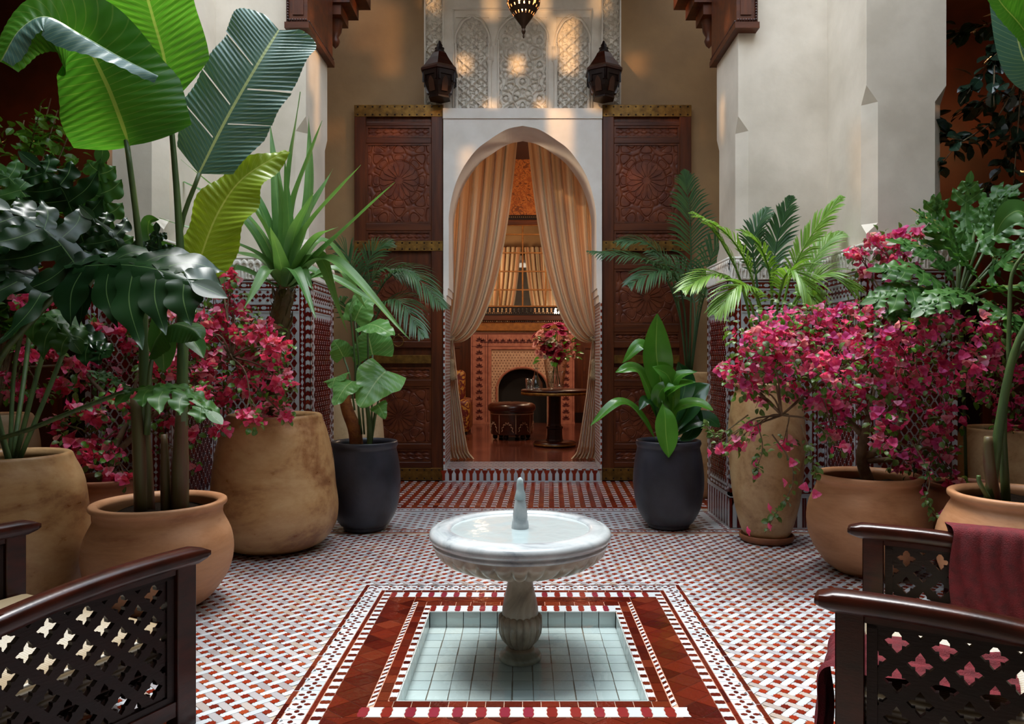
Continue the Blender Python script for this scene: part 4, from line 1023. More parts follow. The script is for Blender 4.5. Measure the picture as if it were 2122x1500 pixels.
# ================================================================== pots
M['clay'] = claymat('terracotta', [(.3, '#8e5836'), (.45, '#ac7850'), (.6, '#be8a62'), (.75, '#a06844')], 2.0, .55, (1, 1, 3.5))
M['clayd'] = claymat('red_terracotta', [(.3, '#6e3c20'), (.5, '#8c5434'), (.7, '#9c6440')], 3, .6, (1, 1, 3))
M['ochre'] = claymat('ochre_glazed_clay', [(.30, '#6e4424'), (.42, '#966640'), (.5, '#b88c5c'), (.6, '#c8a070'), (.72, '#9a7048')], 1.6, .36, (1, 1, 1.6))
M['ochre2'] = claymat('buff_glazed_clay', [(.32, '#8a6440'), (.45, '#b08c60'), (.6, '#c4a478'), (.75, '#a07a50')], 4.5, .42)
M['pale'] = claymat('pale_stone_clay', [(.3, '#a08460'), (.5, '#cdb48c'), (.7, '#d8c4a0')], 3, .5)
M['blackpot'] = simple('charcoal_glazed_clay', '#1e1f25', '#3a3a44', .36, 3, 12, .15, 40)
def pot(root, prof, mat, soil_r, soil_z, wob=0.0):
    m = MB(); prof = [(float(r), float(z)) for r, z in prof]
    lathe(m, prof, 72, mod=(lambda k, r, z, a: (r * (1 + wob * math.sin(2 * a + k * .2)), z)) if wob else None)
    o = m.build('pot', mat, root, True)
    m = MB(); pts = []
    for i in range(8):
        for j in range(36):
            r = soil_r * i / 7 + .001; a_ = 2 * PI * j / 36; pts.append((r * math.cos(a_), r * math.sin(a_), soil_z + .03 * mnoise.noise(Vector((soil_z * 7, r * 9 * math.cos(a_), r * 9 * math.sin(a_))))))
    grid(m, pts, 8, 36, closed=True); m.build('soil', M['soil'], root, True); return o
def sprof(outer, inner, n=40):
    o = spl(outer, n); return [(0, o[0][1])] + list(o) + inner
def base(px, Y): return Vector(((px - VX) / FPX * Y, Y, 0))
POT = {}
def mk(key, name, label, cat, px, Y, outer, inner, mat, sr, sz, rz=0, group=None):
    r = thing(name, label, cat, base(px, Y), rz, group); pot(r, sprof(outer, inner), mat, sr, sz, .004); POT[key] = r; return r
# round bellied terracotta with rolled rim
def belly(R, H, rr, foot=.5):
    o = [(R * foot, 0.0), (R * .72, H * .10), (R * .93, H * .30), (R, H * .50), (R * .97, H * .68), (R * .86, H * .84), (rr * 1.0, H * .90), (rr * 1.01, H * .93), (rr * 1.055, H * .955), (rr * 1.05, H * .99), (rr, H)]
    i = [(rr * .93, H * .99), (rr * .9, H * .95), (rr * .93, H * .9), (R * .9, H * .7), (R * .8, H * .6)]
    return o, i
o, i = belly(.392, .60, .335); mk('L1', 'potted_strelitzia', 'tall broad-leaved plant with paddle leaves in a round terracotta pot, by the left armchair', 'potted plant', 331, 4.2, o, i, M['clay'], .32, .53)
mk('L2', 'potted_yucca', 'spiky yucca in the big ochre jar left of the black pot', 'potted plant', 569, 5.52,
   [(.25, 0), (.36, .05), (.44, .16), (.462, .30), (.445, .46), (.425, .66), (.385, .84), (.35, .94), (.34, .975), (.325, .99)], [(.29, .985), (.285, .95), (.32, .85), (.35, .8)], M['ochre'], .33, .86)
mk('L3', 'potted_philodendron', 'dark split-leaf philodendron in a tall ochre jar at the left edge', 'potted plant', 20, 4.2,
   [(.30, 0), (.37, .10), (.40, .3), (.395, .5), (.37, .70), (.32, .82), (.305, .855), (.29, .865)], [(.26, .855), (.25, .82), (.30, .72), (.30, .65)], M['ochre'], .285, .77)
mk('L4', 'potted_shrub', 'leafy shrub in a pale stone jar, behind the ochre jar at the left edge', 'potted plant', -8, 5.6,
   [(.22, 0), (.27, .2), (.29, .5), (.285, .75), (.255, .92), (.235, .97), (.22, .985)], [(.19, .975), (.19, .9), (.22, .85)], M['pale'], .21, .88)
o, i = belly(.29, .62, .25, .6); mk('L5', 'potted_bougainvillea', 'pink bougainvillea in a reddish clay pot, spreading behind the paddle-leaved plant', 'potted plant', 224, 4.93, o, i, M['clayd'], .24, .54)
BK = ([(.15, 0), (.17, .012), (.175, .035), (.205, .06), (.262, .17), (.288, .32), (.290, .45), (.275, .58), (.258, .66), (.262, .68), (.268, .70), (.262, .725)], [(.238, .725), (.232, .69), (.25, .6), (.25, .55)])
mk('L6', 'potted_elephant_ear', 'elephant ear with round ribbed leaves in the left black pot', 'potted plant', 756, 6.1, *BK, M['blackpot'], .24, .66)
mk('R1', 'potted_aspidistra', 'broad glossy aspidistra leaves in the right black pot', 'potted plant', 1385, 6.18, *BK, M['blackpot'], .24, .66)
mk('L7', 'potted_kentia_palm', 'arching palm in a pale jar, before the left door leaf', 'potted plant', 739, 7.85,
   [(.19, 0), (.25, .12), (.29, .35), (.285, .6), (.26, .85), (.24, .95), (.225, .965)], [(.2, .95), (.2, .9), (.24, .8)], M['pale'], .22, .85)
mk('R2', 'potted_kentia_palm', 'tall arching palm in an ochre jar, before the right door leaf', 'potted plant', 1428, 7.6,
   [(.20, 0), (.26, .15), (.285, .45), (.28, .8), (.25, 1.15), (.235, 1.25), (.22, 1.26)], [(.195, 1.25), (.19, 1.2), (.23, 1.1)], M['ochre2'], .22, 1.15)
r3 = mk('R3', 'potted_areca_palm', 'bright green palm in a tall tapered buff urn on a clay saucer', 'potted plant', 1588, 5.72,
   [(.15, .03), (.19, .10), (.245, .32), (.278, .62), (.285, .85), (.265, 1.05), (.235, 1.15), (.235, 1.18), (.245, 1.20), (.235, 1.215)], [(.205, 1.21), (.2, 1.15), (.24, 1.0)], M['ochre2'], .22, 1.08)
m = MB(); lathe(m, [(0, .004), (.185, .004), (.2, .02), (.205, .05), (.198, .058), (.188, .05), (.18, .03), (0, .03)], 48); m.build('saucer', M['clayd'], r3, True)
o, i = belly(.378, .645, .315, .5); mk('R4', 'potted_bougainvillea', 'large magenta bougainvillea in a round terracotta pot behind the right armchairs', 'potted plant', 1798, 4.9, o, i, M['clay'], .30, .57)
mk('R5', 'potted_bougainvillea', 'small magenta bougainvillea in a mottled stone jar at the right edge', 'potted plant', 2095, 5.6,
   [(.28, 0), (.35, .2), (.385, .45), (.38, .7), (.34, .84), (.33, .87), (.315, .88)], [(.29, .87), (.28, .83), (.32, .75)], M['ochre2'], .30, .80)
o, i = belly(.42, .66, .34, .5); mk('R6', 'potted_strelitzia', 'tall bare-stemmed plant in a terracotta pot at the right edge', 'potted plant', 2116, 4.1, o, i, M['clay'], .33, .60)

# ================================================================== armchairs
t = NT('woven_cream_rush'); v = t.obj(); 
wv = t.n('ShaderNodeTexWave'); wv.inputs['Scale'].default_value = 16; wv.bands_direction = 'Z'; t.l(v, wv.inputs[0])
wv2 = t.n('ShaderNodeTexWave'); wv2.inputs['Scale'].default_value = 22; wv2.bands_direction = 'X'; t.l(v, wv2.inputs[0])
h = t.math('MULTIPLY', wv.outputs[1], wv2.outputs[1]); t.l(t.ramp(h, [(.0, rgb('#8a7656')), (.35, rgb('#b8ae9a')), (.8, rgb('#d4cec2'))]), t.b.inputs['Base Color']); t.bump(h, .6, .006); t.b.inputs['Roughness'].default_value = .6; M['rush'] = t.m
M['throw'] = simple('crimson_wool', '#6a0a18', '#4e0812', .85, 30, 4, .5, 220); 
def keyhole(w_, h_):
    """cross shaped hole with a pointed head"""
    a_, b_ = w_ / 2, h_ / 2; c_, d_ = a_ * .36, b_ * .34
    return [(0, -b_), (c_, -b_ * .62), (c_, -d_), (a_ * .62, -d_ * 1.1), (a_, 0), (a_ * .62, d_ * .8), (c_ * 1.0, d_ * .8), (c_ * .95, b_ * .55), (0, b_), (-c_ * .95, b_ * .55), (-c_, d_ * .8), (-a_ * .62, d_ * .8), (-a_, 0), (-a_ * .62, -d_ * 1.1), (-c_, -d_), (-c_, -b_ * .62)]
def arm_side(root, X0, th=.022, panel=True):
    """side frame in the chair's YZ plane at x = X0; front at y = 0, back at y = -.74"""
    def top(y): return .675 - .018 * ((y + .15) / .35) ** 2 * (1 if y < -.15 else .25) 
    m = MB(); ys = np.linspace(.045, -.88, 24); loops = []
    for y in ys:
        z1 = top(y) ; z0 = z1 - .062; e = 0.0
        if y > .02: e = .012
        loops.append([(X0 - .036, y, z0 + e), (X0 + .036, y, z0 + e), (X0 + .042, y, z0 + .02), (X0 + .042, y, z1 - .016), (X0 + .030, y, z1 - .003 - e), (X0, y, z1 - e), (X0 - .030, y, z1 - .003 - e), (X0 - .042, y, z1 - .016), (X0 - .042, y, z0 + .02)])
    loft_loops(m, loops); n_ = 9; b = [(X0, .062, top(.04) - .031)]
    m.add(loops[0] + [(p[0], .058, top(.04) - .031 + (p[2] - top(.04) + .031) * .6) for p in loops[0]], [(i, (i + 1) % n_, n_ + (i + 1) % n_, n_ + i) for i in range(n_)] + [tuple(range(n_, 2 * n_))])
    m.build('arm_rail', M['railwood'], root, True)
    for y0, y1, nm in ((-.085, -.002, 'front_post'), (-.88, -.80, 'back_post')):
        o = MB(); fbox(o, Fr((X0, 0, 0), (0, 1, 0), (0, 0, 1), (1, 0, 0)), y0, y1, 0, .625, -.032, .032, bev=.003); fbox(o, Fr((X0, 0, 0), (0, 1, 0), (0, 0, 1), (-1, 0, 0)), y0, y1, 0, .625, 0, .032, bev=.003); o.build(nm, M['railwood'], root)
    fr = Fr((X0, 0, 0), (0, 1, 0), (0, 0, 1), (1, 0, 0)); o = MB()
    for a0, a1, b0, b1 in ((-.80, -.085, .06, .115), (-.80, -.085, .59, .63)): fbox(MB(), fr, a0, a1, b0, b1, -.024, .024).build('side_rail', M['railwood'], root)
    o = MB()
    for a0, a1, b0, b1 in ((-.795, -.09, .115, .14), (-.795, -.09, .575, .595), (-.12, -.09, .115, .595), (-.80, -.77, .115, .595)): fbox(o, fr, a0, a1, b0, b1, -.017, .017)
    o.build('inner_moulding', M['darkwood'], root)
    # lattice
    o = MB(); p, q = .126, .116; H = keyhole(.076, .078); nh = len(H)
    def onr(ang):
        c_, s_ = math.cos(ang), math.sin(ang); k = 1 / (abs(c_) / (p / 2) + abs(s_) / (q / 2)); return (c_ * k, s_ * k)
    for j in range(0, 9):
        for i in range(0, 12):
            if (i + j) % 2: continue
            cy = -.11 - i * p / 2; cz = .135 + j * q / 2
            if cy < -.78 or cz > .60: continue
            out = [onr(math.atan2(b_, a_)) for a_, b_ in H]
            hole_ = [(min(max(cy + a_, -.785), -.10), min(max(cz + b_, .125), .585)) for a_, b_ in H]; edge_ = [(min(max(cy + a_, -.785), -.10), min(max(cz + b_, .125), .585)) for a_, b_ in out]
            vs = []
            for c_ in (th / 2, -th / 2): vs += [fr.p(a_, b_, c_) for a_, b_ in hole_]; vs += [fr.p(a_, b_, c_) for a_, b_ in edge_]
            fs = []
            for k in range(nh):
                k2 = (k + 1) % nh
                fs += [(k, k2, nh + k2, nh + k), (2 * nh + k, 2 * nh + k2, 3 * nh + k2, 3 * nh + k), (k, k2, 2 * nh + k2, 2 * nh + k)]
            # fill the corner of the rhombus
            for t_ in range(4):
                ang = t_ * PI / 2; cpt = onr(ang)
            o.add(vs, fs)
            for ang in (0, PI / 2, PI, -PI / 2):
                cpt = onr(ang); aa = [math.atan2(b_, a_) for a_, b_ in H]
                lo = max(range(nh), key=lambda k: -(((ang - aa[k]) % (2 * PI)))); hi = max(range(nh), key=lambda k: -(((aa[k] - ang) % (2 * PI))))
                if lo == hi: continue
                tri = [out[lo], cpt, out[hi]]; tri = [(min(max(cy + a_, -.785), -.10), min(max(cz + b_, .125), .585)) for a_, b_ in tri]
                o.add([fr.p(a_, b_, th / 2) for a_, b_ in tri] + [fr.p(a_, b_, -th / 2) for a_, b_ in tri], [(0, 1, 2), (3, 5, 4)])
    if panel: o.build('pierced_panel', M['darkwood'], root)
def armchair(front, fwd, side_, label):
    """front: floor point under the near arm's front end; fwd: unit facing direction; side_: +1 when the near arm is the sitter's left"""
    f = Vector((fwd[0], fwd[1], 0)).normalized(); right = Vector((f.y, -f.x, 0)); Wc = 1.08
    cen = Vector((front[0], front[1], 0)) + right * side_ * Wc / 2
    rz = math.atan2(-f.x, f.y)
    r = thing('armchair', label, 'armchair', cen, rz, 'lattice armchairs beside the pool')
    arm_side(r, -Wc / 2); arm_side(r, Wc / 2)
    o = rbox(Wc - .1, .80, .12, .035, puff=.010).build('seat_cushion', M['rush'], r, True); o.location = (0, -.41, .305)
    m = MB(); box(m, -Wc / 2 + .03, Wc / 2 - .03, -.05, -.01, .15, .24); box(m, -Wc / 2 + .03, Wc / 2 - .03, -.86, -.82, .15, .24); box(m, -Wc / 2 + .03, Wc / 2 - .03, -.82, -.05, .20, .24); m.build('seat_frame', M['darkwood'], r)
    m = MB(); box(m, -Wc / 2 + .03, Wc / 2 - .03, -.88, -.84, .24, .86); box(m, -Wc / 2, Wc / 2, -.895, -.825, .86, .92); m.build('backrest', M['railwood'], r)
    o = rbox(Wc - .14, .14, .40, .05).build('back_cushion', M['rush'], r, True); o.location = (0, -.77, .57); o.rotation_euler = (-.12, 0, 0)
    return r
AL = armchair((-1.28, 2.87), (.44, .90), -1, 'dark wooden armchair with pierced lattice sides at the left')
AR_ = armchair((.985, 2.34), (-.877, .48), 1, 'dark wooden armchair with pierced sides and crimson throws at the right')
def cloth(name, label, prof, x0, x1, par_loc, rz, folds, amp, nx=90, k=60, seed=0):
    """cloth laid over a profile (y, z) in the chair's frame between x0 and x1"""
    pr_ = spl(prof, k); r = random.Random(seed); m = MB(); pts = []; ph = [r.uniform(0, 6) for _ in range(6)]
    for a_, (y, z) in enumerate(pr_):
        d = pr_[min(a_ + 1, k - 1)] - pr_[max(a_ - 1, 0)]; nrm = np.array((-d[1], d[0])); nrm = nrm / (np.linalg.norm(nrm) + 1e-9); t_ = a_ / (k - 1)
        for b in range(nx):
            u = b / (nx - 1); wv_ = (math.sin(u * folds * 2 * PI + ph[0] + 1.5 * math.sin(t_ * 4 + ph[1])) + .5 * math.sin(u * folds * 4.6 * PI + ph[2] + t_ * 5)) * amp * (.5 + .8 * abs(t_ - .5) * 2)
            wv_ += amp * .8 * math.sin(t_ * 17 + ph[3] + u * 6)
            wv_ = wv_ * .5 + amp * .6
            pts.append((x0 + (x1 - x0) * (u * (1 - .12 * t_) + .04 * math.sin(t_ * 5 + ph[4])), y - nrm[0] * -wv_, z + nrm[1] * wv_))
    grid(m, pts, k, nx); o = m.build(name, M['throw'], None, True); o.location = par_loc; o.rotation_euler = (0, 0, rz)
    return tag(o, label, 'throw')
rz = AR_.rotation_euler.z; loc = AR_.location
cloth('throw_blanket', 'crimson throw lying over the seat and front of the right armchair', [(.05, .06), (.048, .2), (.045, .32), (.02, .385), (-.05, .395), (-.2, .395), (-.35, .395), (-.5, .40)][::-1], -.475, -.10, loc, rz, 3.2, .02, seed=3)
# second throw over the far arm
m = MB(); pts = []; KX = 60; pr_ = spl([(.46, .33), (.475, .5), (.485, .63), (.50, .69), (.54, .70), (.58, .69), (.60, .62), (.61, .45), (.615, .30)], 50)
for a_, (x, z) in enumerate(pr_):
    t_ = a_ / 49
    for b in range(KX):
        u = b / (KX - 1); s_ = -1 if t_ < .5 else 1; wv_ = .018 * math.sin(u * 15 + 2 * math.sin(t_ * 5)) * (abs(t_ - .5) * 2) ** .7
        pts.append((x + s_ * abs(wv_) * .9 - (0.006 if t_ < .5 else -.006), -.33 - u * .34 + .03 * (t_ - .5) + .012 * math.sin(t_ * 14), z + .006))
grid(m, pts, 50, KX); o = m.build('throw_blanket', M['throw'], None, True); o.location = loc; o.rotation_euler = (0, 0, rz); tag(o, 'crimson throw hanging over the far arm rail of the right armchair', 'throw')
# ================================================================== plants
def leafmat(name, c1, c2, vein, nv=0, rough=.35, trans=.35, tcol=None, slant=1.2, coat=.0, vw=.10):
    t = NT(name); uvn = t.n('ShaderNodeUVMap'); sp = t.n('ShaderNodeSeparateXYZ'); t.l(uvn.outputs[0], sp.inputs[0])
    oi = t.n('ShaderNodeObjectInfo'); g = t.n('ShaderNodeNewGeometry')
    nz = t.noise(5, 3, t.obj()); f = t.math('ADD', t.math('MULTIPLY', nz, .7), t.math('MULTIPLY', t.math('FRACT', t.math('ADD', oi.outputs['Random'], g.outputs['Random Per Island'])), .35))
    c = t.ramp(f, [(.25, rgb(c1)), (.75, rgb(c2))])
    av = t.math('ABSOLUTE', t.math('SUBTRACT', sp.outputs[1], .5))
    mid = t.math('LESS_THAN', av, .016)
    if nv:
        q = t.math('FRACT', t.math('ADD', t.math('MULTIPLY', sp.outputs[0], nv), t.math('MULTIPLY', av, -slant * nv * .12)))
        line = t.math('MULTIPLY', t.math('LESS_THAN', q, vw), .38); mid = t.math('MAXIMUM', mid, line)
    c = t.mix(mid, c, rgb(vein)); t.l(c, t.b.inputs['Base Color'])
    t.b.inputs['Roughness'].default_value = rough; t.b.inputs['Specular IOR Level'].default_value = .5
    if coat: t.b.inputs['Coat Weight'].default_value = coat; t.b.inputs['Coat Roughness'].default_value = .2
    tb = t.n('ShaderNodeBsdfTranslucent'); t.l(t.mix(1.0, c, (1.0, 1.0, .55, 1), 'MULTIPLY'), tb.inputs[0]); 
    mx = t.n('ShaderNodeMixShader'); mx.inputs[0].default_value = trans; t.l(t.b.outputs[0], mx.inputs[1]); t.l(tb.outputs[0], mx.inputs[2]); t.l(mx.outputs[0], t.out.inputs[0])
    return t.m
M['banana'] = leafmat('paddle_leaf', '#44802a', '#5c9c30', '#90ac58', 34, .28, .58)
M['bananasheen'] = leafmat('bluish_sheen_paddle_leaf', '#466a62', '#587e72', '#b4c48c', 44, .32, .22, coat=.3)  # blue-grey sheen of the leaf's upper side painted into its base colour
M['bananayel'] = leafmat('lime_paddle_leaf', '#86a428', '#a0bc3c', '#bccc68', 34, .3, .55)
M['sword'] = leafmat('sword_leaf', '#4a7a40', '#74a058', '#86ac64', 0, .35, .35)
M['philo'] = leafmat('dark_lobed_leaf', '#142c18', '#22441f', '#5c7a48', 0, .3, .22)
M['philo2'] = leafmat('green_lobed_leaf', '#325c28', '#4c7c34', '#7c9c5c', 0, .42, .35, coat=.0)
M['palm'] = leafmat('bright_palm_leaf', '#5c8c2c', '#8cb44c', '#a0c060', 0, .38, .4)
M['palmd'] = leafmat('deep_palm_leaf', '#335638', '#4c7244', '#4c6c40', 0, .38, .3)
M['ear'] = leafmat('elephant_ear_leaf', '#4f8a44', '#74a858', '#a8c884', 9, .3, .4, slant=6, vw=.12)
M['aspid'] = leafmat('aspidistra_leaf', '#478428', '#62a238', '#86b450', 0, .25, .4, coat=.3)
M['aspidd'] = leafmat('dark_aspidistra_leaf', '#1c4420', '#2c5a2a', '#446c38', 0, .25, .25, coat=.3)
M['smallleaf'] = leafmat('small_leaf', '#3d5a26', '#6a8440', '#7c9450', 0, .4, .35)
M['darkleaf'] = leafmat('dark_small_leaf', '#13241a', '#22382a', '#3a5038', 0, .25, .15, coat=.3)
M['limeleaf'] = leafmat('fresh_small_leaf', '#3c6a1c', '#5c8c2a', '#7c9c3c', 0, .35, .35)
M['stalk'] = simple('green_stalk', '#3c5230', '#566c38', .4, 8, 4, .05, stretch=(4, 4, .4))
M['sheath'] = simple('reddish_sheath', '#5c3428', '#5a5a34', .45, 3, 4, .1, stretch=(6, 6, .5))
M['bark'] = simple('grey_brown_bark', '#54402c', '#7a6448', .8, 14, 5, .5)
M['trunkr'] = simple('russet_fibrous_trunk', '#7a3c1c', '#a8642e', .8, 14, 5, .8)
M['yuccab'] = simple('scaly_olive_trunk', '#4a3c20', '#5e4a24', .7, 14, 5, .5)
BR = []
for k, (a_, b_) in enumerate((('#e23a86', '#f470aa'), ('#d02870', '#ea4e92'), ('#cc3490', '#ea68b4'), ('#ee84b4', '#f6aece'))):
    BR.append(leafmat('magenta_bract_%s' % 'abcd'[k], a_, b_, '#e06a94', 0, .5, .55))
BRL = []
for k, (a_, b_) in enumerate((('#e8407c', '#f46c98'), ('#d82e6c', '#ec5288'), ('#ea7c9c', '#f2a6bc'))):
    BRL.append(leafmat('rose_bract_%s' % 'abc'[k], a_, b_, '#e87a90', 0, .55, .45))

def unit(v): v = np.array(v, float); return v / (np.linalg.norm(v) + 1e-9)
def blade(mb, path, width, wf, hint=(0, -.8, .6), nu=24, nv=7, fold=.2, droop=0.0, rip=(0, 0), wav=(0, 5), slant=0.0, back=0.0, splits=(), twist=0.0, mi=0, seed=0, asym=1.0):
    pts = spl([tuple(p) for p in path], nu); hint = np.array(hint, float); out = []; rr = random.Random(seed); p0 = rr.uniform(0, 6)
    for i in range(nu):
        T = unit(pts[min(i + 1, nu - 1)] - pts[max(i - 1, 0)]); N = unit(hint - T * hint.dot(T)); S = np.cross(T, N); u = i / (nu - 1)
        if twist: a_ = twist * u; N, S = N * math.cos(a_) + S * math.sin(a_), S * math.cos(a_) - N * math.sin(a_)
        w_ = width * wf(u)
        for j in range(nv):
            v = 2 * j / (nv - 1) - 1; av = abs(v); ww = w_ * (asym if v > 0 else 1)
            h = fold * av * ww - droop * v * v * ww
            if rip[0]: h += rip[0] * math.sin(2 * PI * (u * rip[1]) - av * 2.0) * min(1, av * 3)
            if wav[0]: h += wav[0] * av * av * math.sin(u * wav[1] * 2 * PI + p0 + (1.7 if v > 0 else 0))
            for (su, sd, dz) in splits:
                if v * sd > 0 and u > su: h += dz * av
            out.append(pts[i] + S * v * ww + N * h + T * (slant * av * ww - back * av * (1 - u) ** 3 * width))
    def sk(i, j):
        v = 2 * (j + .5) / (nv - 1) - 1
        for (su, sd, dz) in splits:
            if v * sd > 0 and i <= su * (nu - 1) < i + 1 and abs(v) > .12: return True
        return False
    grid(mb, out, nu, nv, mi, skip=sk if splits else None); return mb
def w_paddle(u): return max(.03, (min(1, u / .16) ** .7) * (1 if u < .62 else math.sqrt(max(0, 1 - ((u - .62) / .385) ** 2.2))))
def w_lance(u): return max(.015, math.sin(PI * min(1, u ** .85)) ** .9)
def w_sword(u): return max(.02, (.55 + .45 * min(1, u / .25)) * (1 - max(0, (u - .35) / .65) ** 1.6))
def w_heart(u): return max(.02, (1 - u ** 2.1) ** .62 * (.86 + .22 * math.sin(PI * min(u * 1.5, 1))))
def w_ov(u): return max(.02, math.sin(PI * u) ** .7)
def pix(lst, Y=None): return [P(*p) if len(p) == 3 else P(p[0], p[1], Y) for p in lst]
def stalk(root, pts, r, mat, name='stalk', n=8):
    o = MB(); tube(o, pts, r, n); return o.build(name, mat, root, True)
def loc(root, mb):
    l = root.location; mb.v = [(p[0] - l.x, p[1] - l.y, p[2] - l.z) for p in mb.v]; return mb
def addleaf(root, mb, mat, name='leaf', label=None):
    o = loc(root, mb).build(name, mat, root, True)
    if label: o['label'] = label
    return o
def addstalk(root, pts, r, mat, name='stalk', n=8): o = MB(); tube(o, pts, r, n); return loc(root, o).build(name, mat, root, True)

# ---- paddle-leaved plant (left)
S_ = POT['L1']; Y0 = 4.2
for a_, b_, r in (((300, 1066), (292, 830), .055), ((372, 1066), (376, 840), .05), ((345, 1068), (340, 900), .03)):
    addstalk(S_, [P(a_[0], a_[1], Y0 + .02), P((a_[0] + b_[0]) / 2, (a_[1] + b_[1]) / 2, Y0), P(b_[0], b_[1], Y0)], [r, r * .9, r * .55], M['sheath'], 'sheath')
addstalk(S_, pix([(292, 1066, Y0 - .04), (288, 930, Y0 - .06), (281, 825, Y0 - .05)]), [.035, .035, .028], M['sheath'], 'cut_sheath')
for pts, r in (([(300, 900, 4.18), (296, 620, 4.15), (285, 470, 4.1), (262, 290, 4.05)], (.030, .024, .017, .014)), ([(376, 900, 4.2), (378, 640, 4.2), (368, 420, 4.2), (350, 205, 4.2)], (.032, .026, .018, .013)),
               ([(380, 880, 4.25), (372, 600, 4.3), (375, 470, 4.3), (414, 358, 4.3)], (.022, .017, .014, .012)), ([(382, 900, 4.25), (385, 720, 4.3), (395, 612, 4.3)], (.02, .015, .010)), ([(305, 900, 4.15), (312, 760, 4.1), (330, 720, 4.05)], (.018, .012, .008))):
    addstalk(S_, pix(pts), list(r), M['stalk'])
addleaf(S_, blade(MB(), pix([(412, 360, 4.3), (470, 245, 4.3), (530, 140, 4.32), (578, 62, 4.38)]), .255, lambda u: max(.12, min(1, .75 + u * 1.2) * (1 if u < .8 else math.sqrt(max(0, 1 - ((u - .8) / .22) ** 2)))) , (.15, -1, .35), 150, 25, .06, .0, (.0032, 34), (.02, 3), .45, splits=((.30, 1, -.015), (.52, 1, .02), (.40, -1, -.015), (.66, -1, .02), (.2, -1, .01))), M['bananasheen'], label='leaf torn into strips, bluish sheen in its colour')
addleaf(S_, blade(MB(), pix([(352, 212, 4.2), (340, 120, 4.15), (318, 40, 4.1), (290, -60, 4.0), (262, -170, 3.9)]), .235, w_paddle, (.3, -1, -.25), 110, 19, .12, .12, (.003, 26), (.02, 2.5), .35), M['banana'])
addleaf(S_, blade(MB(), pix([(268, 302, 4.05), (245, 235, 4.0), (214, 160, 3.95), (165, 75, 3.88), (95, 52, 3.8), (35, 75, 3.72), (0, 128, 3.68)]), .33, lambda u: max(.03, min(1, (u / .10) ** .6) * (1 if u < .3 else 1 - .82 * ((u - .3) / .7) ** .9)), (.1, -.95, -.1), 120, 23, -.12, .25, (.003, 30), (.04, 2), -.15), M['banana'], label='large leaf folded over at its tip')
addleaf(S_, blade(MB(), pix([(328, 157, 3.92), (250, 118, 3.84), (170, 72, 3.78), (95, 34, 3.73), (40, 62, 3.68), (4, 124, 3.64)]), .085, lambda u: max(.03, math.sin(PI * min(1, .03 + u * .93)) ** .6), (.05, -.45, .9), 80, 13, -.55, .3, (.003, 18), (.02, 2), .1), M['bananasheen'], label='glossy folded crest of the drooping leaf')
addleaf(S_, blade(MB(), pix([(395, 612, 4.3), (420, 520, 4.3), (455, 435, 4.32), (505, 368, 4.36), (592, 312, 4.45)]), .155, lambda u: max(.03, min(1, (u / .12) ** .6) * (1 if u < .5 else 1 - .85 * ((u - .5) / .5) ** 1.3)), (-.25, -1, .15), 110, 17, .15, .05, (.003, 26), (.025, 3), .3, asym=1.5), M['bananayel'], label='yellow green backlit leaf')
addleaf(S_, blade(MB(), pix([(308, 742, 4.05), (325, 700, 4.0), (355, 672, 3.95), (395, 680, 3.92), (418, 702, 3.9)]), .115, lambda u: max(.03, math.sin(PI * min(1, u ** .7)) ** .7), (0, -.6, .8), 60, 11, -.35, .2, (.002, 18), (.01, 2), .2), M['philo2'], label='small young leaf')
addleaf(S_, blade(MB(), pix([(385, 660, 4.15), (398, 700, 4.1), (412, 722, 4.05), (422, 742, 4.0)]), .05, w_lance, (.5, -1, .3), 30, 7, .3), M['philo2'])
addleaf(S_, blade(MB(), pix([(340, 770, 4.1), (335, 700, 4.08), (322, 640, 4.05)]), .07, w_lance, (.5, -1, 0), 30, 7, .4), M['philo2'])
addleaf(S_, blade(MB(), pix([(388, 520, 4.25), (318, 505, 4.2), (308, 460, 4.18), (330, 455, 4.15)]), .045, w_lance, (.5, -1, 0), 30, 7, .4), M['philo2'])

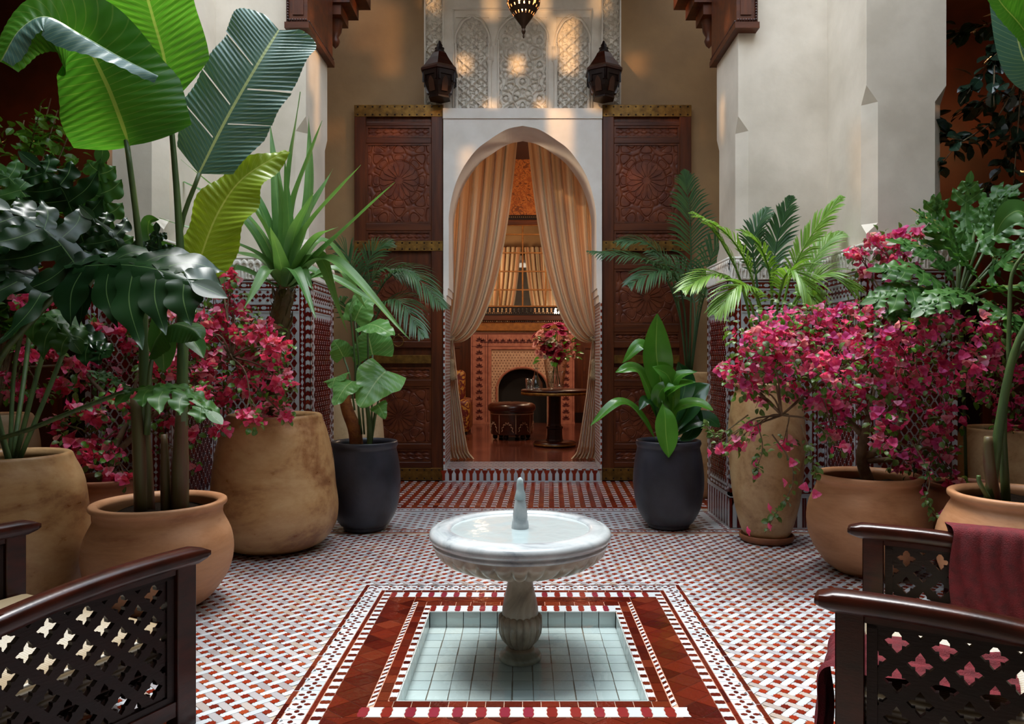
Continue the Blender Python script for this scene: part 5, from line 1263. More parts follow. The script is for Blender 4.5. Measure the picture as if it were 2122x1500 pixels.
# ---- yucca
Yc = POT['L2']; cr = P(590, 610, 5.45)
addstalk(Yc, [P(573, 899, 5.5), P(572, 760, 5.48), P(580, 660, 5.46), P(592, 600, 5.45)], [.075, .065, .075, .05], M['yuccab'], 'trunk', 12)
m = MB()
for k in range(60):
    a_ = k * 2.4; h = k / 60; c = P(573 + 17 * h, 800 - 195 * h, 5.47); d = Vector((math.cos(a_), math.sin(a_), .5)).normalized()
    blade(m, [c + d * .04, c + d * .085 + Vector((0, 0, .03)), c + d * .10 + Vector((0, 0, .09))], .035, lambda u: 1 - u * .9, (math.cos(a_), math.sin(a_), .3), 4, 3, .1)
addleaf(Yc, m, M['yuccab'], 'trunk_scale')['kind'] = 'stuff'
tips = [((600, 380), (622, 190), 5.4, 16), ((610, 420), (668, 250), 5.3, 13), ((575, 420), (560, 260), 5.6, 14), ((640, 470), (748, 342), 5.2, 15), ((690, 500), (818, 378), 5.1, 15), ((530, 470), (375, 330), 5.2, 15), ((500, 450), (350, 360), 5.6, 14), ((520, 520), (330, 452), 5.3, 12),
        ((480, 560), (420, 640), 5.2, 12), ((690, 540), (848, 702), 5.0, 15), ((660, 530), (720, 690), 5.2, 14), ((640, 560), (690, 590), 5.6, 14), ((620, 560), (648, 600), 5.1, 15), ((700, 560), (760, 640), 5.7, 12), ((560, 470), (480, 380), 5.7, 13), ((640, 420), (640, 240), 5.7, 13),
        ((545, 540), (470, 520), 5.8, 12), ((610, 560), (655, 660), 4.95, 14), ((665, 500), (735, 560), 5.9, 12), ((580, 540), (560, 470), 5.0, 14), ((600, 500), (590, 330), 5.2, 13), ((555, 560), (505, 640), 5.0, 13), ((680, 575), (800, 640), 5.5, 12), ((625, 470), (690, 350), 5.75, 12), ((540, 430), (450, 300), 5.45, 13), ((590, 470), (575, 360), 5.35, 14), ((560, 500), (520, 420), 5.15, 13), ((650, 500), (700, 470), 5.0, 13), ((612, 480), (650, 400), 5.1, 13)]
for k, (md, tp, Yt, wd) in enumerate(tips):
    a_ = P(590 + (md[0] - 590) * .12, 600 + (md[1] - 600) * .12, 5.45 + (Yt - 5.45) * .1); b_ = P(md[0], md[1], 5.45 + (Yt - 5.45) * .5); c_ = P(tp[0], tp[1], Yt)
    out = unit(Vector((b_.x - cr.x, b_.y - cr.y, 0)) + Vector((0, 0, .35))); d = Vector((b_.x - cr.x, b_.y - cr.y, 0))
    hint = Vector((0, 0, 1)) - d.normalized() * .8 + Vector((.2, -.5, 0)) if d.length > .02 else Vector((0, -1, .2))
    addleaf(Yc, blade(MB(), [a_, b_, c_], wd / 283 * 1.15, w_sword, hint, 26, 5, .35, seed=k, wav=(.004, 2)), M['sword'])

# ---- lobed philodendron leaf
def lobed(mb, path, width, nl, hint=(0, -.8, .6), sag=.25, lw=.42, lf=None, seed=0, flip=1, wavy=.009, fw=.5):
    r = random.Random(seed); N_ = 40; pts = spl([tuple(p) for p in path], N_); L = sum(np.linalg.norm(pts[i + 1] - pts[i]) for i in range(N_ - 1))
    lf = lf or (lambda u: .55 + .55 * math.sin(PI * min(1, u * .9 + .12)) - .25 * u)
    blade(mb, path, width * .24, lambda u: max(.05, (1 - u ** 2) * min(1, .5 + u * 4)), hint, 24, 5, -.1, sag * .3, wav=(wavy * .3, 6), seed=seed)
    for s_ in (-1, 1):
        for k in range(nl):
            u = (k + .35 + r.uniform(-.12, .12)) / (nl + .2); i = min(N_ - 2, int(u * (N_ - 1))); T = unit(pts[i + 1] - pts[i]); h_ = np.array(hint, float); Nn = unit(h_ - T * h_.dot(T)); S = np.cross(T, Nn) * s_
            ll = width * lf(u) * r.uniform(.85, 1.12); fwd = fw * (.3 + u * 1.1) - (.35 if u < .15 else 0)
            d = unit(S + T * fwd); a_ = pts[i]; g = np.array((0, 0, -1.0))
            b_ = a_ + d * ll * .5 - Nn * ll * sag * .15 + g * ll * sag * .12; c_ = a_ + unit(d + T * .25) * ll - Nn * ll * sag * .35 + g * ll * sag * .45
            blade(mb, [a_, b_, c_], L / nl * lw * r.uniform(.85, 1.15), lambda u: max(.04, (.6 + .45 * math.sin(PI * min(1, .15 + u * .85))) * (.78 + .34 * abs(math.sin(u * 2.4 * PI + .6))) * (1 - max(0, (u - .55) / .45) ** 1.6)), Nn, 20, 5, .10, .1, wav=(wavy, 2.5), seed=seed * 31 + k)
    blade(mb, [pts[-6], pts[-1], pts[-1] + unit(pts[-1] - pts[-5]) * width * .3], L / nl * lw * .7, w_lance, hint, 10, 5, .1, seed=seed)
    return mb
Ph = POT['L3']
def ph(path, width, nl, seed, hint=(0, -.8, .6), sag=.35, mat='philo', lw=.42, root=Ph, **k):
    nl = max(4, nl - 1); width *= 1.12; addleaf(root, lobed(MB(), pix(path), width, nl, hint, sag, lw, seed=seed, **k), M[mat])
ph([(155, 552, 3.9), (250, 548, 3.85), (340, 562, 3.8), (432, 600, 3.78)], .33, 6, 1, (0, -.75, .65), .6, lw=.52)
ph([(165, 560, 3.95), (120, 500, 3.95), (70, 460, 3.9), (-10, 420, 3.85)], .28, 5, 2, (0, -.7, .7), .4)
ph([(160, 570, 3.95), (90, 590, 3.9), (20, 560, 3.85), (-60, 570, 3.8)], .30, 5, 3, (0, -.7, .7), .5)
ph([(180, 520, 4.3), (150, 440, 4.3), (120, 380, 4.3), (60, 330, 4.3)], .24, 6, 4, (-.2, -.8, .5), .3)
ph([(240, 520, 4.4), (215, 440, 4.4), (205, 380, 4.4), (212, 318, 4.4)], .14, 5, 5, (.2, -1, .2), .2, 'philo2')
ph([(70, 480, 4.6), (60, 420, 4.6), (30, 380, 4.6), (0, 350, 4.6)], .25, 5, 6, (0, -.8, .5), .3, 'philo2')
ph([(272, 806, 3.85), (330, 800, 3.75), (390, 820, 3.7), (448, 868, 3.65)], .14, 6, 7, (0, -.35, .95), .5, 'philo2', lw=.4)
ph([(265, 800, 3.85), (230, 780, 3.8), (190, 770, 3.78)], .08, 4, 8, (0, -.35, .95), .4, 'philo2')
ph([(40, 660, 4.1), (90, 655, 4.05), (130, 680, 4.0), (160, 720, 3.95)], .16, 5, 9, (0, -.6, .8), .6, 'philo2')
ph([(-20, 520, 4.0), (40, 500, 4.0), (100, 490, 4.0)], .22, 5, 10, (0, -.8, .6), .3)
ph([(250, 560, 4.1), (240, 500, 4.1), (180, 440, 4.1)], .18, 5, 11, (.2, -.9, .4), .4)
ph([(320, 560, 4.0), (330, 520, 4.0), (325, 470, 4.0)], .08, 4, 12, (.2, -.9, .4), .4)
ph([(140, 640, 4.2), (160, 690, 4.15), (200, 720, 4.1), (222, 735, 4.05)], .10, 4, 13, (.2, -.9, .4), .5)
for pts, r in (([(25, 977, 4.22), (-10, 840, 4.2), (0, 745, 4.0), (80, 650, 3.95), (158, 560, 3.95)], .017), ([(30, 977, 4.22), (-30, 925, 4.1), (60, 890, 3.95), (170, 845, 3.9), (272, 806, 3.85)], .012), ([(20, 977, 4.22), (30, 760, 4.4), (60, 640, 4.2), (40, 660, 4.1)], .012), ([(30, 977, 4.22), (120, 760, 4.45), (180, 600, 4.4), (240, 520, 4.4)], .014), ([(22, 977, 4.22), (60, 700, 4.6), (70, 480, 4.6)], .014), ([(25, 977, 4.22), (100, 700, 4.4), (180, 520, 4.3)], .014)): addstalk(Ph, pix(pts), r, M['stalk'], 'petiole')

# ---- small leaved shrubs
def small_leaf_mesh(L=.06, w_=.4, m_='smallleaf', fold=.25): return blade(MB(), [(0, 0, 0), (0, L * .5, .004), (0, L, -.004)], L * w_, w_ov, (0, 0, 1), 5, 3, fold).data('leaf', M[m_])
def basis(d, up):
    d = Vector(d).normalized(); z = Vector(up) - d * Vector(up).dot(d)
    if z.length < 1e-3: z = d.orthogonal()
    z.normalize(); x = d.cross(z); return Matrix((x, d, z)).transposed()
class Swarm:
    """many copies of small base meshes joined into one"""
    def __init__(s, src, mats): s.src = [(np.array([v.co[:] for v in me.vertices]), [tuple(p.vertices) for p in me.polygons], [d.uv[:] for d in me.uv_layers[0].data] if me.uv_layers else None) for me in src]; s.mats = mats; s.mb = MB()
    def add(s, k, mat4, mi=0):
        V, F, U = s.src[k]; A = np.array(mat4); W_ = V @ A[:3, :3].T + A[:3, 3]; s.mb.add(W_.tolist(), F, mi)
        if s.mb.hasuv or U: s.mb.hasuv = True; s.mb.uv[-len(V):] = [(v[1] / .06, .5 + v[0] / .05) for v in V]
def twigged(root, twigs, lm_src, n_single, leafcount, lscale, name='leaf', mat='smallleaf', barkr=.006, spread=.5, rnd=1, sub=0, bark='bark'):
    r = random.Random(rnd); mats = []
    tm = MB()
    for tw in twigs:
        tube(tm, tw, [barkr, barkr * .4], 5)
        pts = spl([tuple(p) for p in tw], 30)
        for k in range(leafcount):
            u = r.uniform(.25, 1); i = min(28, int(u * 29)); p = Vector(pts[i]); T = Vector(pts[i + 1] - pts[i]).normalized()
            rd = Vector((r.gauss(0, 1), r.gauss(0, 1), r.gauss(0, .7))); d = (T * .7 + rd * spread * 1.2 + Vector((0, 0, -.35))).normalized()
            s_ = lscale * r.uniform(.6, 1.25); off = Vector((r.gauss(0, 1), r.gauss(0, 1), r.gauss(0, 1))) * sub
            mats.append((Matrix.Translation(p + off + d * .01) @ basis(d, (r.gauss(0, .5), -.5 + r.gauss(0, .5), 1)).to_4x4() @ Matrix.Scale(s_, 4), p.y))
    if tm.n: addstalk_mb = loc(root, tm).build('branch', M[bark], root, True); addstalk_mb['kind'] = 'stuff'
    L_ = Matrix.Translation(-root.location); mats.sort(key=lambda q: q[1])
    for A, _ in mats[:n_single]: inst(name, lm_src, parent=root, mat4=L_ @ A)
    if len(mats) > n_single:
        sw = Swarm([lm_src], None)
        for A, _ in mats[n_single:]: sw.add(0, L_ @ A)
        sw.mb.build('foliage', lm_src.materials[0], root, True, kind='stuff')
sl = small_leaf_mesh(.09, .32, 'limeleaf'); r = random.Random(5); tw = []
for k in range(16):
    e = (r.uniform(-60, 175), r.uniform(190, 430), r.uniform(5.0, 5.8)); tw.append([P(-8, 880, 5.6), P(r.uniform(-40, 40), 620, 5.5), P((e[0] - 10) * .6, (e[1] + 560) / 2, 5.4), P(*e)])
twigged(POT['L4'], tw, sl, 250, 70, 1.1, 'leaf', 'limeleaf', .010, .7, 3, .05)
# dark vine hanging at the top right
vine = thing('hanging_vine', 'dark glossy leafed climber hanging from above at the right gallery', 'climbing plant', (3.9, 5.7, 0))
tw = []
for pts in ([(2140, -60), (2100, 60), (2050, 130), (1990, 215)], [(2140, -40), (2080, 30), (2020, 60), (1960, 70)], [(2150, 60), (2100, 180), (2060, 250), (1985, 300), (1945, 350)], [(2150, 120), (2100, 240), (2080, 330), (2035, 400)], [(2150, 300), (2060, 290), (1990, 290), (1945, 270)], [(2140, 20), (2120, 130), (2110, 260), (2100, 380)], [(2130, 0), (2070, 90), (2060, 170), (2060, 220)], [(2150, 380), (2090, 420), (2060, 440), (2040, 480)], [(2150, 200), (2090, 200), (2040, 210), (1980, 240)]):
    Yv = r.uniform(5.3, 6.0); tw.append([P(a_, b_, Yv + r.uniform(-.1, .1)) for a_, b_ in pts])
twigged(vine, tw, small_leaf_mesh(.125, .34, 'darkleaf', .2), 250, 30, 1.0, 'leaf', 'darkleaf', .008, .6, 8, .02)

# ---- right lobed philodendron in its own pot
o, i = belly(.27, .58, .22, .6); mk('R7', 'potted_philodendron', 'bushy split-leaf philodendron rising behind the magenta bougainvillea at the right', 'potted plant', 2003, 4.93, o, i, M['clayd'], .21, .5)
Pr = POT['R7']; r = random.Random(12)
hub = (1985, 640, 5.0)
for k, (a_, b_, c_, Yt, wd) in enumerate([((1960, 590), (1900, 560), (1812, 560), 4.7, .17), ((1940, 600), (1880, 600), (1800, 625), 4.6, .16), ((1970, 560), (1930, 520), (1850, 500), 4.9, .17), ((1990, 540), (1960, 480), (1900, 440), 5.0, .18), ((2010, 520), (2000, 440), (2010, 368), 5.2, .13), ((2040, 520), (2060, 460), (2080, 420), 5.0, .16), ((2050, 560), (2100, 520), (2140, 500), 4.7, .20), ((2050, 600), (2100, 590), (2150, 600), 4.6, .20), ((2010, 560), (1990, 520), (1970, 470), 4.7, .16), ((2040, 620), (2080, 650), (2110, 680), 4.5, .14), ((1930, 640), (1880, 650), (1850, 660), 4.6, .12), ((2020, 480), (2050, 420), (2100, 390), 5.3, .18), ((1995, 600), (1960, 610), (1900, 650), 4.5, .13), ((2030, 500), (2080, 470), (2130, 440), 4.8, .2), ((1985, 500), (1940, 450), (1945, 410), 5.3, .12), ((2060, 540), (2110, 550), (2150, 560), 4.9, .2)]):
    ph([(*a_, (5.0 + Yt) / 2), (*b_, Yt), (*c_, Yt - .05)], wd * 1.1, 6, 40 + k, (r.uniform(-.3, .3), -.7, .75), .25, 'philo2', .34, Pr, fw=.9)
    addstalk(Pr, [P(2003, 1026, 4.93), P(1995, 760, 4.95), P(*hub) , P(*a_, (5.0 + Yt) / 2)], .010, M['stalk'], 'petiole', 6)

# ---- bare stems of the right foreground plant
Sr = POT['R6']
for pts, r_ in (([(2062, 1040, 4.05), (2050, 960, 4.02), (2048, 905, 4.0)], (.032, .03, .022)), ([(2050, 1040, 4.05), (2075, 860, 4.0), (2105, 720, 3.95), (2160, 620, 3.9)], (.03, .024, .018, .014)), ([(2085, 1040, 4.1), (2078, 880, 4.05), (2095, 760, 4.0), (2140, 690, 3.95)], (.024, .02, .016, .012)), ([(2090, 760, 4.0), (2092, 650, 4.0), (2100, 560, 4.0), (2150, 500, 3.95)], (.012, .011, .010, .009)), ([(2050, 1035, 4.0), (2030, 1000, 4.0), (2028, 985, 4.0)], (.014, .012, .010)), ([(2150, 690, 3.9), (2190, 300, 3.8), (2180, 150, 3.8)], (.016, .014, .012))):
    addstalk(Sr, pix(pts), list(r_), M['sheath'] if pts[0][0] in (2062,) else M['stalk'], 'stem')
addleaf(Sr, blade(MB(), pix([(2180, 160, 3.8), (2120, 60, 3.75), (2070, 0, 3.7), (2030, -80, 3.7)]), .13, w_paddle, (.4, -.9, .1), 60, 11, .2, rip=(.002, 18)), M['banana'])
addleaf(Sr, blade(MB(), pix([(2185, 180, 3.85), (2120, 120, 3.85), (2095, -40, 3.85), (2100, -160, 3.85)]), .10, w_paddle, (-.6, -.9, .1), 60, 11, .2, rip=(.002, 18)), M['bananasheen'])
addleaf(Sr, blade(MB(), pix([(2160, 500, 3.9), (2120, 440, 3.9), (2085, 450, 3.9), (2060, 490, 3.9)]), .07, w_lance, (.1, -.8, .5), 40, 9, .2), M['philo2'])

# ---- palms
def frond(root, path, n, L, droop=.35, w_=.014, mat='palm', up=(0, -.3, 1), fwd=.8, seed=0, u0=.22, vee=.25):
    r = random.Random(seed); N_ = 60; pts = spl([tuple(p) for p in path], N_); mb = MB()
    tube(mb, path, [.012, .008, .003], 6)
    h_ = np.array(up, float); g = np.array((0, 0, -1.0))
    for k in range(n):
        u = u0 + (1 - u0) * k / (n - 1); i = min(N_ - 2, int(u * (N_ - 1))); T = unit(pts[i + 1] - pts[i]); Nn = unit(h_ - T * h_.dot(T)); q = (u - u0) / (1 - u0)
        ll = L * (math.sin(PI * min(1, .18 + q * .80)) ** .8) * r.uniform(.88, 1.08); ff = fwd + q * 1.4
        for s_ in (-1, 1):
            S = np.cross(T, Nn) * s_; d = unit(S + T * ff + Nn * vee + np.array([r.gauss(0, .05) for _ in range(3)])); a_ = pts[i]
            b_ = a_ + d * ll * .5 + g * droop * ll * .10; c_ = a_ + d * ll * .92 + g * droop * ll * .5 
            blade(mb, [a_, b_, c_], w_, lambda u: max(.03, math.sin(PI * min(1, .12 + u * .88)) ** .7), Nn, 6, 3, .35)
    o = loc(root, mb).build('frond', M[mat], root, True); return o
r = random.Random(31)
Ar = POT['R3']
for k, (pth, n, L, mt) in enumerate([
    ([(1590, 832, 5.7), (1570, 620, 5.6), (1520, 500, 5.4), (1435, 438, 5.2)], 30, .30, 'palm'), ([(1588, 832, 5.7), (1560, 640, 5.5), (1490, 570, 5.3), (1412, 600, 5.1)], 30, .30, 'palm'),
    ([(1592, 832, 5.7), (1600, 600, 5.7), (1610, 500, 5.75), (1640, 405, 5.7)], 30, .28, 'palmd'), ([(1592, 832, 5.7), (1630, 600, 5.6), (1680, 490, 5.5), (1745, 405, 5.4)], 30, .26, 'palm'),
    ([(1592, 832, 5.7), (1640, 640, 5.5), (1700, 570, 5.4), (1775, 600, 5.3)], 30, .28, 'palm'), ([(1590, 832, 5.7), (1610, 640, 5.4), (1640, 560, 5.1), (1700, 640, 4.95)], 28, .28, 'palm'),
    ([(1590, 832, 5.7), (1570, 600, 5.8), (1560, 500, 5.8), (1590, 430, 5.8)], 26, .25, 'palmd'), ([(1590, 832, 5.7), (1580, 650, 5.4), (1540, 590, 5.0), (1480, 650, 4.9)], 26, .26, 'palm'),
    ([(1590, 832, 5.7), (1660, 600, 5.75), (1700, 520, 5.8), (1740, 480, 5.85)], 26, .25, 'palm'), ([(1590, 832, 5.7), (1540, 600, 5.6), (1500, 510, 5.5), (1470, 470, 5.4)], 26, .3, 'palm'),
    ([(1590, 832, 5.7), (1600, 620, 5.5), (1580, 520, 5.3), (1540, 480, 5.2)], 26, .26, 'palm')]):
    frond(Ar, pix(pth), n, L, .5, .0085, mt, (r.uniform(-.3, .3), -.5, 1), 1.1, k, .42)
K2 = POT['R2']
for k, (pth, n, L, mt) in enumerate([
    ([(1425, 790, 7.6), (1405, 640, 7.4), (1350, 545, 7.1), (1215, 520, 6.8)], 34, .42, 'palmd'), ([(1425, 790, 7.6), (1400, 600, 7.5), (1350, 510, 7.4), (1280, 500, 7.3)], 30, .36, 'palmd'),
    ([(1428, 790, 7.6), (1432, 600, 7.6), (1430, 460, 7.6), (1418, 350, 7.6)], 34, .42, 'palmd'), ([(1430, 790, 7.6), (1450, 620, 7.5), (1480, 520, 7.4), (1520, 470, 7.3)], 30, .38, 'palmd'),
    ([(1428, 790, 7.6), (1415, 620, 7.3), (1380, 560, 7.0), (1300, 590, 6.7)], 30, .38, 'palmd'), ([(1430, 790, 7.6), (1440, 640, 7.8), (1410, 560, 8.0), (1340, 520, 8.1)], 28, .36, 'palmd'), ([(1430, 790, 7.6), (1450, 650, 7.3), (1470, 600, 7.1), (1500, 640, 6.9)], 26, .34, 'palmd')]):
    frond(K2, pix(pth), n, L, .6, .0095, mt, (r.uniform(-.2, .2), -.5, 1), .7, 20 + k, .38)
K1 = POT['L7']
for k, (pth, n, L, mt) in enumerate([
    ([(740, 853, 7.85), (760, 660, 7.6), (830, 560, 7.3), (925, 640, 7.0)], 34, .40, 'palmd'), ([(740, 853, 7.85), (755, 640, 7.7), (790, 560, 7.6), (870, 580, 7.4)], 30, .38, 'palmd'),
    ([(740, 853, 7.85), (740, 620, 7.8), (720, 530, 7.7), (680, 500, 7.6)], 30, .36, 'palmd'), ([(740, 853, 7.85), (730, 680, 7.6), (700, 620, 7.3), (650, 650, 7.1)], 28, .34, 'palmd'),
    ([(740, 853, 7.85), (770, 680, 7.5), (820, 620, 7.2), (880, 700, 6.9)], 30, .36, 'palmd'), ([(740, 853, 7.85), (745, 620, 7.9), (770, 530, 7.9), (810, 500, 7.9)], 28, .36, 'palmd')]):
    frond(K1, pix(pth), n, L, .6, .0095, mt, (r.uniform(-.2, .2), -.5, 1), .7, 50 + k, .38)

# ---- aspidistra
As = POT['R1']
for k, (pth, wd, mt, hint) in enumerate([
    ([(1378, 900), (1370, 800), (1360, 730), (1362, 650)], 28, 'aspid', (.1, -1, .2)), ([(1372, 900), (1352, 830), (1320, 765), (1275, 772)], 17, 'aspid', (.1, -.6, .8)), ([(1368, 890), (1350, 780), (1330, 715), (1290, 752)], 14, 'aspid', (.2, -.7, .6)),
    ([(1368, 930), (1335, 870), (1285, 832), (1222, 884)], 13, 'aspid', (0, -.5, .85)), ([(1380, 900), (1378, 830), (1400, 800), (1442, 792)], 19, 'aspid', (-.1, -.5, .9)), ([(1372, 830), (1378, 860), (1380, 900), (1386, 948)], 23, 'aspid', (.3, -.95, .3)),
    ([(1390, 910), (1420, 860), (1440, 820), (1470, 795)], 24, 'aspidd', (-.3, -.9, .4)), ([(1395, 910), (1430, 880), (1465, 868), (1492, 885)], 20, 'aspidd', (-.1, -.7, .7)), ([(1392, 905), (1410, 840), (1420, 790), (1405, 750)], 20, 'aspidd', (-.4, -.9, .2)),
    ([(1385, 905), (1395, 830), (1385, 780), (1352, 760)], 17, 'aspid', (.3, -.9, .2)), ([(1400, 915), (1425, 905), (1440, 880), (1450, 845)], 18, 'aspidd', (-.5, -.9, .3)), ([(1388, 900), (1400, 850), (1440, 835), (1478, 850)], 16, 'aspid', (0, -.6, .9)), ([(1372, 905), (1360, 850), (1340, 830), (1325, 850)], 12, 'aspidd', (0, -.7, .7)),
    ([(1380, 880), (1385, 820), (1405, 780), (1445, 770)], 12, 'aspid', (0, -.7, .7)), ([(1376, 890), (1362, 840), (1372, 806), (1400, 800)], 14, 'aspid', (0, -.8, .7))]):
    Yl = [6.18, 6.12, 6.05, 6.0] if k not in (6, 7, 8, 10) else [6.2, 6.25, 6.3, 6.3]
    if k == 5: Yl = [6.05, 5.98, 5.93, 5.88]
    addleaf(As, blade(MB(), [P(x, y, Y) for (x, y), Y in zip(pth, Yl)], wd * 1.12 / 250, lambda u: max(.03, math.sin(PI * min(1, max(0, u - .06) ** 1.25 / .92)) ** .8 if u > .06 else .03), hint, 30, 7, .3, .1, seed=k, wav=(.006, 2)), M[mt])
    addstalk(As, [P(1383 + (pth[0][0] - 1383) * .5, 945, 6.18), P(pth[0][0], pth[0][1], 6.17)], .005, M['stalk'], 'petiole', 5)

# ---- elephant ear
Ea = POT['L6']
addstalk(Ea, pix([(740, 940, 6.1), (735, 890, 6.1), (720, 850, 6.1), (712, 812, 6.1)]), [.055, .055, .05, .045], M['trunkr'], 'trunk', 12)
addstalk(Ea, pix([(765, 935, 6.05), (765, 880, 6.05), (758, 820, 6.05)]), [.02, .02, .014], M['stalk'], 'stalk')
for k, (b_, tip, ww, hint, ped) in enumerate([
    (((800, 768), 6.0), ((757, 828), 5.8), 38, (.1, -.9, .35), (768, 930)), (((772, 735), 6.15), ((762, 690), 6.2), 38, (-.2, -1, .1), (770, 930)), (((762, 672), 5.95), ((805, 690), 5.75), 24, (.1, -.7, .7), (765, 930)),
    (((735, 665), 6.1), ((765, 618), 6.15), 27, (-.2, -.9, .3), (755, 900)), (((730, 790), 5.9), ((700, 830), 5.75), 24, (-.2, -.8, .6), (750, 900)), (((782, 838), 5.9), ((795, 862), 5.85), 14, (.1, -.9, .3), (768, 935)),
    (((712, 740), 6.2), ((695, 712), 6.2), 20, (-.3, -.9, .3), (735, 850)), (((725, 640), 6.1), ((745, 620), 6.0), 18, (-.1, -.8, .6), (745, 880)), (((700, 780), 6.0), ((690, 800), 5.9), 22, (-.3, -.8, .5), (725, 860))]):
    A = P(*b_[0], b_[1]); B = P(*tip[0], tip[1]); mid = (A + B) / 2 + Vector((0, -.02, .02))
    addleaf(Ea, blade(MB(), [A, mid, B + (B - A) * .25], ww * 1.25 / 252, w_heart, hint, 34, 17, .1, .15, (.0018, 7), (.008, 3), .15, back=.42, seed=k), M['ear'])
    addstalk(Ea, [P(*ped, 6.08), P((ped[0] + b_[0][0]) / 2, (ped[1] + b_[0][1]) / 2 - 20, 6.1), A], .008, M['stalk'], 'petiole', 6)

# ---- bougainvilleas
def bract_mesh(mat, s=.032, seed=0):
    m = MB(); r = random.Random(seed)
    for k in range(3):
        a_ = k * 2 * PI / 3 + r.uniform(-.2, .2); c_, s_n = math.cos(a_), math.sin(a_); o_ = r.uniform(.35, .7)
        p = [(0, 0, 0), (c_ * s * .55, s_n * s * .55, s * o_ * .75), (c_ * s * 1.05, s_n * s * 1.05, s * o_ * .95)]
        blade(m, p, s * .56, lambda u: max(.04, (min(1, u * 2.6 + .25)) * (1 - max(0, (u - .4) / .6) ** 1.3)), (-c_ * .5, -s_n * .5, 1), 5, 3, .3)
    return m.data('flower', mat)
LEAFB = [small_leaf_mesh(.045, .36, 'smallleaf'), small_leaf_mesh(.045, .36, 'limeleaf')]
def bougain(root, trunkpts, clusters, brmats, fl_scale, dens, leafd, singles, seed, Yc_, hubs, lm=0):
    r = random.Random(seed); fms = [bract_mesh(m_, .032, seed + i) for i, m_ in enumerate(brmats)]
    fl, lv = [], []; tw = MB()
    for (x, y, rp, *rest) in clusters:
        Y = rest[0] if rest else Yc_ + r.uniform(-.28, .22); q = rest[1] if len(rest) > 1 else 1.0
        c = P(x, y, Y); R_ = rp / FPX * Y
        for k in range(int(rp * rp * dens * q) + 2):
            d = Vector((r.gauss(0, 1), r.gauss(0, 1), r.gauss(0, 1))).normalized(); rr = r.random() ** .5
            p = c + Vector((d.x * R_, d.y * R_ * 1.1, d.z * R_ * .8)) * rr
            n = (d * .8 + Vector((0, -.5, .45)) + Vector((r.gauss(0, .8), r.gauss(0, .8), r.gauss(0, .8)))).normalized()
            fl.append((Matrix.Translation(p) @ basis(n.orthogonal(), n).to_4x4() @ Matrix.Rotation(r.uniform(0, 6), 4, 'Z') @ Matrix.Scale(fl_scale * r.uniform(.7, 1.2), 4), p.y, r.randrange(len(fms))))
        for k in range(int(rp * rp * leafd) + 4):
            d = Vector((r.gauss(0, 1), r.gauss(0, 1), r.gauss(0, 1))).normalized(); p = c + Vector((d.x, d.y, d.z)) * R_ * 1.15 * r.random() ** .4
            dr = (d + Vector((0, 0, -.4)) + Vector((r.gauss(0, .4), r.gauss(0, .4), r.gauss(0, .4)))).normalized()
            lv.append(Matrix.Translation(p) @ basis(dr, (r.gauss(0, .5), -.4, 1)).to_4x4() @ Matrix.Scale(r.uniform(.6, 1.3), 4))
        h = min(hubs, key=lambda h_: (Vector(h_) - c).length); h = Vector(h); md = (h + c) / 2 + Vector((r.uniform(-.05, .05), r.uniform(-.05, .05), r.uniform(.02, .10)))
        tube(tw, [h, md, c], [.008, .0025], 5)
        for _ in range(4):
            d = Vector((r.gauss(0, 1), r.gauss(0, 1), r.gauss(0, 1))).normalized(); tube(tw, [md + (c - md) * r.random(), c + d * R_ * .95], [.003, .0012], 4)
    loc(root, tw).build('twig', M['bark'], root, True, kind='stuff')
    for tp in trunkpts: addstalk(root, tp[0], tp[1], M['bark'], 'branch', 8)
    fl.sort(key=lambda q_: q_[1]); L_ = Matrix.Translation(-root.location); sg = fl[::max(1, len(fl) // max(1, singles))][:singles] if singles else []; ids = set(id(q_) for q_ in sg)
    for A, _, k in sg: inst('flower', fms[k], parent=root, mat4=L_ @ A)
    sw = Swarm(fms, None)
    for q_ in fl:
        if id(q_) not in ids: sw.add(q_[2], L_ @ q_[0], q_[2])
    sw.mb.build('blossom', brmats, root, True, kind='stuff')
    sw = Swarm(LEAFB, None)
    for A in lv: sw.add(0, L_ @ A, 0 if r.random() < .6 else 1)
    sw.mb.build('foliage', [M['smallleaf'], M['limeleaf']], root, True, kind='stuff')
RC = [(1560, 700, 48), (1620, 668, 52), (1690, 662, 56), (1748, 695, 55), (1590, 750, 55), (1530, 775, 34), (1660, 735, 56), (1720, 765, 48), (1800, 735, 38), (1850, 700, 46), (1890, 742, 52), (1910, 690, 40), (1965, 665, 34), (2040, 680, 36), (2092, 655, 26), (2000, 745, 55), (2062, 722, 46), (1940, 790, 42), (2012, 800, 36), (1880, 822, 42), (1830, 790, 38), (1770, 812, 46), (1742, 850, 40), (1700, 832, 36), (1800, 650, 30), (1510, 765, 22), (1572, 822, 26), (1722, 888, 26), (1842, 862, 38), (1962, 862, 34), (1525, 918, 22), (1496, 930, 16), (1556, 888, 20), (1622, 922, 20), (1742, 930, 16), (1890, 960, 40), (1932, 905, 34), (1962, 948, 26), (1892, 1022, 18), (1832, 918, 26), (1975, 992, 20), (1610, 705, 45), (1850, 760, 40), (2080, 770, 30), (1640, 800, 36), (1550, 800, 30), (1690, 705, 40)]
RC += [(1775, 525, 20, 5.2, 2.5), (1822, 502, 26, 5.2, 2.2), (1872, 492, 22, 5.2, 2.2), (1850, 535, 30, 5.2, 2), (1792, 562, 18, 5.2, 2), (1880, 560, 24, 5.15, 2), (1760, 640, 20, 5.1, 1.5), (1850, 600, 22, 5.15, 1.5), (1900, 482, 14, 5.2, 2)]
Rb = POT['R4']; b0 = P(1800, 1000, 4.95)
